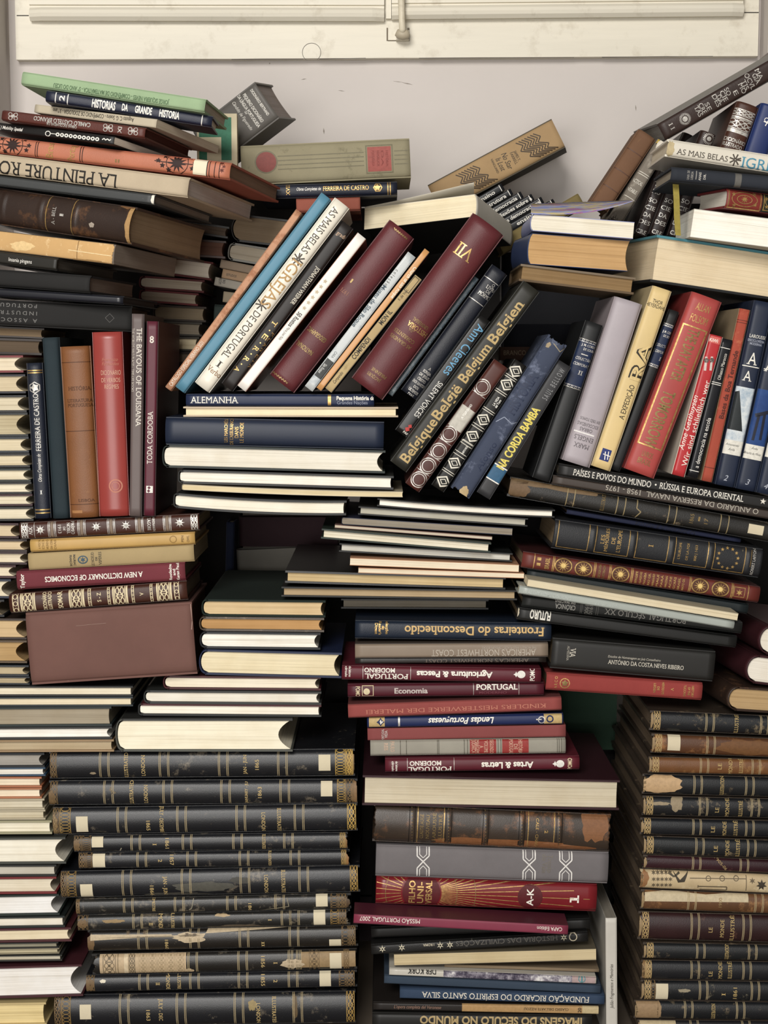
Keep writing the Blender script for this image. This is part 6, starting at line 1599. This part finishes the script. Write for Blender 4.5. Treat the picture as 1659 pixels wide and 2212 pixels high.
folio('eleventh folio of the monde series, slim, label at right', (185, 2128, 771, 2117, 37), (310, 420, 525, 633), [('II', 341, 2125, 6, 8, -90), ('MONDE', 363, 2121, 34, 8, -90), ('ILLUSTRE', 387, 2120, 34, 7, -90), ('1855', 568, 2118, 24, 8, -90), ('2', 595, 2119, 6, 8, -90)],
      [(186, 204, 3, 1, G2), (732, 748, 6, 0, G2), (749, 766, 4, 1, G2)], [(690, 715, 2101, 2131, ST)], [blob(194, 2128, 8, 16, '6b5233', 4), blob(222, 2120, 6, 4, 'cfc6b0', 8)])
folio('lowest thick black folio at the bottom edge, dated 1863', (115, 2187, 768, 2178, 76), (268, 391, 516, 643), [('1863', 320, 2194, 24, 8, -90), ('JULY - DEC', 347, 2183, 46, 8, -90), ('LONDON', 558, 2190, 46, 8, -90), ('ILLUSTRATED', 592, 2184, 58, 8, -90)],
      [(117, 132, 5, 1, G2), (133, 152, 9, 0, '8a6c34'), (748, 766, 5, 1, '9c7c3a')], [(172, 197, 2171, 2202, ST)], [blob(545, 2172, 8, 12, '8d7a4c', 4), blob(637, 2176, 6, 24, '5c4a30', 5)])

# ------------------------------------------------------------------ stack of folios at lower right
GROUP[0] = 'leather folios in the lower right stack'


def folio2(label, y0, y1, t_, x0, base, bands, words, wear=0.3, wc='7a6a50', stk=(), more=(), gilt=True):
    items = [bd(*[b + e for b in bands for e in (-9.3, -6.5, 6.5, 9.3)], w=1.3, c='a3916a')]
    for s_, x_, y_, ln in words:
        items.append(t(s_, x_, y_, ln, 8, 90, 'b59a5c', 's'))
    if gilt:
        items.append(lace(x0 + 8, x0 + 22, 'a58a58', 4, 1.5, 1))
    book(label, (x0, y0, 1800, y1, t_), 0.0, 0.27, make='folio', cov=('3a3027', 'old', '75644e', 0.25), spine=(base, 'old', wc, wear), pages='5c4e3e', bulge=0.15, rough_ends=0.006, items=items + [blob(x0 + 3, y0, 4, t_ * 0.36, '8d7550', int(y0))] + list(more), stickers=stk)


folio2('topmost black folio of the lower right stack, brown top cover showing', 1557, 1574, 46, 1405, '131518', (1534, 1652), [('ILLUSTRE', 1591, 1565, 40)])
folio2('chestnut brown folio with cream shelf label, second in the lower right stack', 1609, 1625, 45, 1408, '4f2f18', (1536,), [], 0.6, '8a5c30', [(1443, 1469, 1588, 1622, 'c9bc9d')], [blob(1620, 1616, 64, 18, '6a4522', 3)])
folio2('tan brown folio with faint title, third in the lower right stack', 1653, 1662, 38, 1402, '6b4320', (1522, 1634), [('LE', 1555, 1656, 14), ('MONDE', 1578, 1656, 36), ('ILLUSTRÉ', 1601, 1656, 30)], 0.4, '8d6536')
folio2('black folio with large tan bare patch at its left end', 1696, 1706, 44, 1389, '121417', (1508, 1620), [('ILLUSTRATION', 1560, 1699, 40)], 0.15, '7a6a50', (), [blob(1428, 1695, 44, 20, 'b5946a', 14, 0, 30, 0.2)], False)
folio2('black folio with peeling pale scuffs, fifth in the lower right stack', 1743, 1752, 43, 1389, '131417', (1520, 1632), [('LE', 1549, 1750, 12), ('MONDE', 1571, 1746, 38), ('ILLUSTRÉ', 1600, 1748, 34)], 0.3, '8a7a60', (), [blob(1462, 1734, 14, 18, '8d7d62', 6), blob(1425, 1736, 20, 4, '8d7d62', 8)])
folio2('clean black folio, sixth in the lower right stack', 1787, 1797, 37, 1384, '131519', (1506, 1620), [('LE', 1540, 1792, 14), ('MONDE', 1565, 1792, 32), ('ILLUSTRÉ', 1589, 1793, 36)], 0.1)
folio2('black folio with greyish head wear, seventh in the lower right stack', 1828, 1842, 40, 1390, '151719', (1512, 1624), [('LE', 1546, 1834, 14), ('MONDE', 1571, 1834, 34), ('ILLUSTRÉ', 1594, 1834, 36)], 0.25)
folio2('maroon slim folio with slanting faint gilt words, lower right stack', 1864, 1880, 31, 1390, '2d1118', (1505, 1608), [], 0.15, '6d3a3a', (), [t('1905-06', 1558, 1866, 34, 6, -45, 'a58a58', 's')], False)
lf = '5f523e'
folio2('folio stripped to cream printed paper with black ornaments, lower right stack', 1900, 1918, 44, 1383, 'b59f78', (), [], 0.4, 'cdbd98', (), [blob(1391, 1900, 10, 18, '8a6038', 2), poly(1475, 1895, [(-22, 12), (-6, -6), (12, 12), (4, -10), (-10, -12)], '3a3226', 1), line([(1444, 1886), (1456, 1894), (1468, 1886)], 4, '4a4234'), line([(1508, 1912), (1508, 1918)], 2, lf), line([(1508, 1915), (1570, 1916), (1570, 1924), (1512, 1922)], 2.5, lf), line([(1490, 1897), (1612, 1899)], 1.6, lf), line([(1612, 1892), (1612, 1925)], 1.6, lf)] + [ring(1530 + 30 * k, 1898, 6, 1.6, lf, 12) for k in range(3)] + [star(1412 + 9 * (k % 5), 1886 + 13 * (k // 5), 5.5, 6, lf) for k in range(15)] + [star(1645, 1912, 12, 7, '3a3226', 0.5), star(1625, 1903, 7, 6, lf)], False)
folio2('brown folio with strip of white paper along its top, lower right stack', 1946, 1962, 44, 1385, '5a3a20', (1495, 1640), [], 0.5, '8a6034', (), [poly(1505, 1937, [(-112, -14), (112, -8), (112, 12), (80, 8), (20, 4), (-60, 8), (-112, 4)][::-1], 'b9a988', 0), t('1900', 1556, 1950, 20, 7, 90, '8d744a', 's')], False)
folio2('thick maroon brown folio with clear gilt MONDE title, lower right stack', 2003, 2014, 62, 1380, '2a1415', (1502, 1614), [('LE', 1535, 2009, 12), ('MONDE', 1560, 2007, 38), ('ILLUSTRÉ', 1582, 2008, 54)], 0.1, '6d4a3a')
folio2('black slim folio under the thick maroon brown one', 2056, 2064, 35, 1390, '16181a', (1514, 1626), [('ILLUSTRATION', 1570, 2058, 34)], 0.2)
folio2('black folio with brown head and gilt MONDE, low in the right stack', 2098, 2104, 42, 1386, '15161a', (1502, 1614), [('LE', 1535, 2104, 12), ('MONDE', 1556, 2098, 34), ('ILLUSTRÉ', 1577, 2098, 34)], 0.2, '7a6a50', (), [blob(1394, 2098, 10, 18, '7d5f3a', 5)])
folio2('black folio with cream shelf label, low in the right stack', 2142, 2148, 44, 1385, '131518', (1520, 1632), [('I', 1563, 2148, 6), ('1861', 1588, 2146, 24)], 0.35, '8a8068', [(1417, 1443, 2126, 2160, 'c6ba9c')], [lace(1406, 1416, G2, 7, 1.2), blob(1478, 2140, 12, 4, '8a8068', 4)])
folio2('black folio with bare tan end, second from the bottom of the right stack', 2184, 2190, 40, 1371, '121417', (1488, 1600), [('ILLUSTRATION', 1541, 2186, 32)], 0.25, '7a6a50', (), [bx(1374, 1422, -.46, .46, '8d7250', 0), blob(1424, 2184, 5, 16, '8d7250', 6)], False)
folio2('dark folio with pale end, lowest of the right stack', 2224, 2228, 36, 1378, '18171a', (1500, 1612), [], 0.2, '7a6a50', (), [bx(1382, 1460, -.46, .46, 'ad9c78', 0)], False)

# ------------------------------------------------------------------ dim books in the gaps, and dark fillers added where there is only shade
GROUP[0] = 'dim books standing face out behind the stacks'
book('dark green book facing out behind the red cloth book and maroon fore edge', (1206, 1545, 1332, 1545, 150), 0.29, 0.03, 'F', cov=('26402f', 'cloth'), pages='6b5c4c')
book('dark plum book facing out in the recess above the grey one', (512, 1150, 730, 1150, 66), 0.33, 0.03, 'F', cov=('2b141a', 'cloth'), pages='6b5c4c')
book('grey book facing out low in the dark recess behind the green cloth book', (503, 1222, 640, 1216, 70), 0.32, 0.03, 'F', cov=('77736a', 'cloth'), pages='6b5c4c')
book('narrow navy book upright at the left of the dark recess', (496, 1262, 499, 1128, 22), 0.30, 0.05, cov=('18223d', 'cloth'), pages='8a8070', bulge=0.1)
book('dark book in the gap between the folios and the oxblood books', (690, 1700, 840, 1700, 470), 0.34, 0.04, 'F', cov=('14110f', 'cloth'), pages='2a2622')  # added filler: its dark cover stands for the gap's shade
book('dark wine book in the gap beside the lower folios', (690, 1985, 830, 1985, 96), 0.335, 0.04, 'F', cov=('1c1014', 'cloth'), pages='2a2622')  # added filler, darkens the gap low down
book('black book in the gap behind the white upright book', (1270, 1800, 1440, 1800, 420), 0.33, 0.04, 'F', cov=('100f0e', 'cloth'), pages='2a2622')  # added filler, blackens the gap before the wall shows
book('dark navy book facing out behind the lilac grey volume', (1090, 810, 1380, 810, 220), 0.25, 0.04, 'F', cov=('11131d', 'cloth'), pages='2a2622')  # added filler, keeps the space behind the row dark
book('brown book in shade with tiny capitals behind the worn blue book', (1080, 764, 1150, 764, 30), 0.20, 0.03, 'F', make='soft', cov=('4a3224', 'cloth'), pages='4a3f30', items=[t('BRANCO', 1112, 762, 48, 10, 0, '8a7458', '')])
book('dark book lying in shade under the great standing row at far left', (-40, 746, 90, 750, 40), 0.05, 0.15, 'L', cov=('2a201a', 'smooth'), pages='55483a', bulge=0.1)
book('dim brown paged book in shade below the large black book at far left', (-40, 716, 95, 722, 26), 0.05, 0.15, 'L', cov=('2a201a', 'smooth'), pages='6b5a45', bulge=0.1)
book('dark book standing behind the slumped pile and the back stack', (300, 860, 460, 860, 300), 0.42, 0.04, 'F', cov=('15110f', 'cloth'), pages='2a2622')  # from here down: dark fillers added to make the gaps look shaded
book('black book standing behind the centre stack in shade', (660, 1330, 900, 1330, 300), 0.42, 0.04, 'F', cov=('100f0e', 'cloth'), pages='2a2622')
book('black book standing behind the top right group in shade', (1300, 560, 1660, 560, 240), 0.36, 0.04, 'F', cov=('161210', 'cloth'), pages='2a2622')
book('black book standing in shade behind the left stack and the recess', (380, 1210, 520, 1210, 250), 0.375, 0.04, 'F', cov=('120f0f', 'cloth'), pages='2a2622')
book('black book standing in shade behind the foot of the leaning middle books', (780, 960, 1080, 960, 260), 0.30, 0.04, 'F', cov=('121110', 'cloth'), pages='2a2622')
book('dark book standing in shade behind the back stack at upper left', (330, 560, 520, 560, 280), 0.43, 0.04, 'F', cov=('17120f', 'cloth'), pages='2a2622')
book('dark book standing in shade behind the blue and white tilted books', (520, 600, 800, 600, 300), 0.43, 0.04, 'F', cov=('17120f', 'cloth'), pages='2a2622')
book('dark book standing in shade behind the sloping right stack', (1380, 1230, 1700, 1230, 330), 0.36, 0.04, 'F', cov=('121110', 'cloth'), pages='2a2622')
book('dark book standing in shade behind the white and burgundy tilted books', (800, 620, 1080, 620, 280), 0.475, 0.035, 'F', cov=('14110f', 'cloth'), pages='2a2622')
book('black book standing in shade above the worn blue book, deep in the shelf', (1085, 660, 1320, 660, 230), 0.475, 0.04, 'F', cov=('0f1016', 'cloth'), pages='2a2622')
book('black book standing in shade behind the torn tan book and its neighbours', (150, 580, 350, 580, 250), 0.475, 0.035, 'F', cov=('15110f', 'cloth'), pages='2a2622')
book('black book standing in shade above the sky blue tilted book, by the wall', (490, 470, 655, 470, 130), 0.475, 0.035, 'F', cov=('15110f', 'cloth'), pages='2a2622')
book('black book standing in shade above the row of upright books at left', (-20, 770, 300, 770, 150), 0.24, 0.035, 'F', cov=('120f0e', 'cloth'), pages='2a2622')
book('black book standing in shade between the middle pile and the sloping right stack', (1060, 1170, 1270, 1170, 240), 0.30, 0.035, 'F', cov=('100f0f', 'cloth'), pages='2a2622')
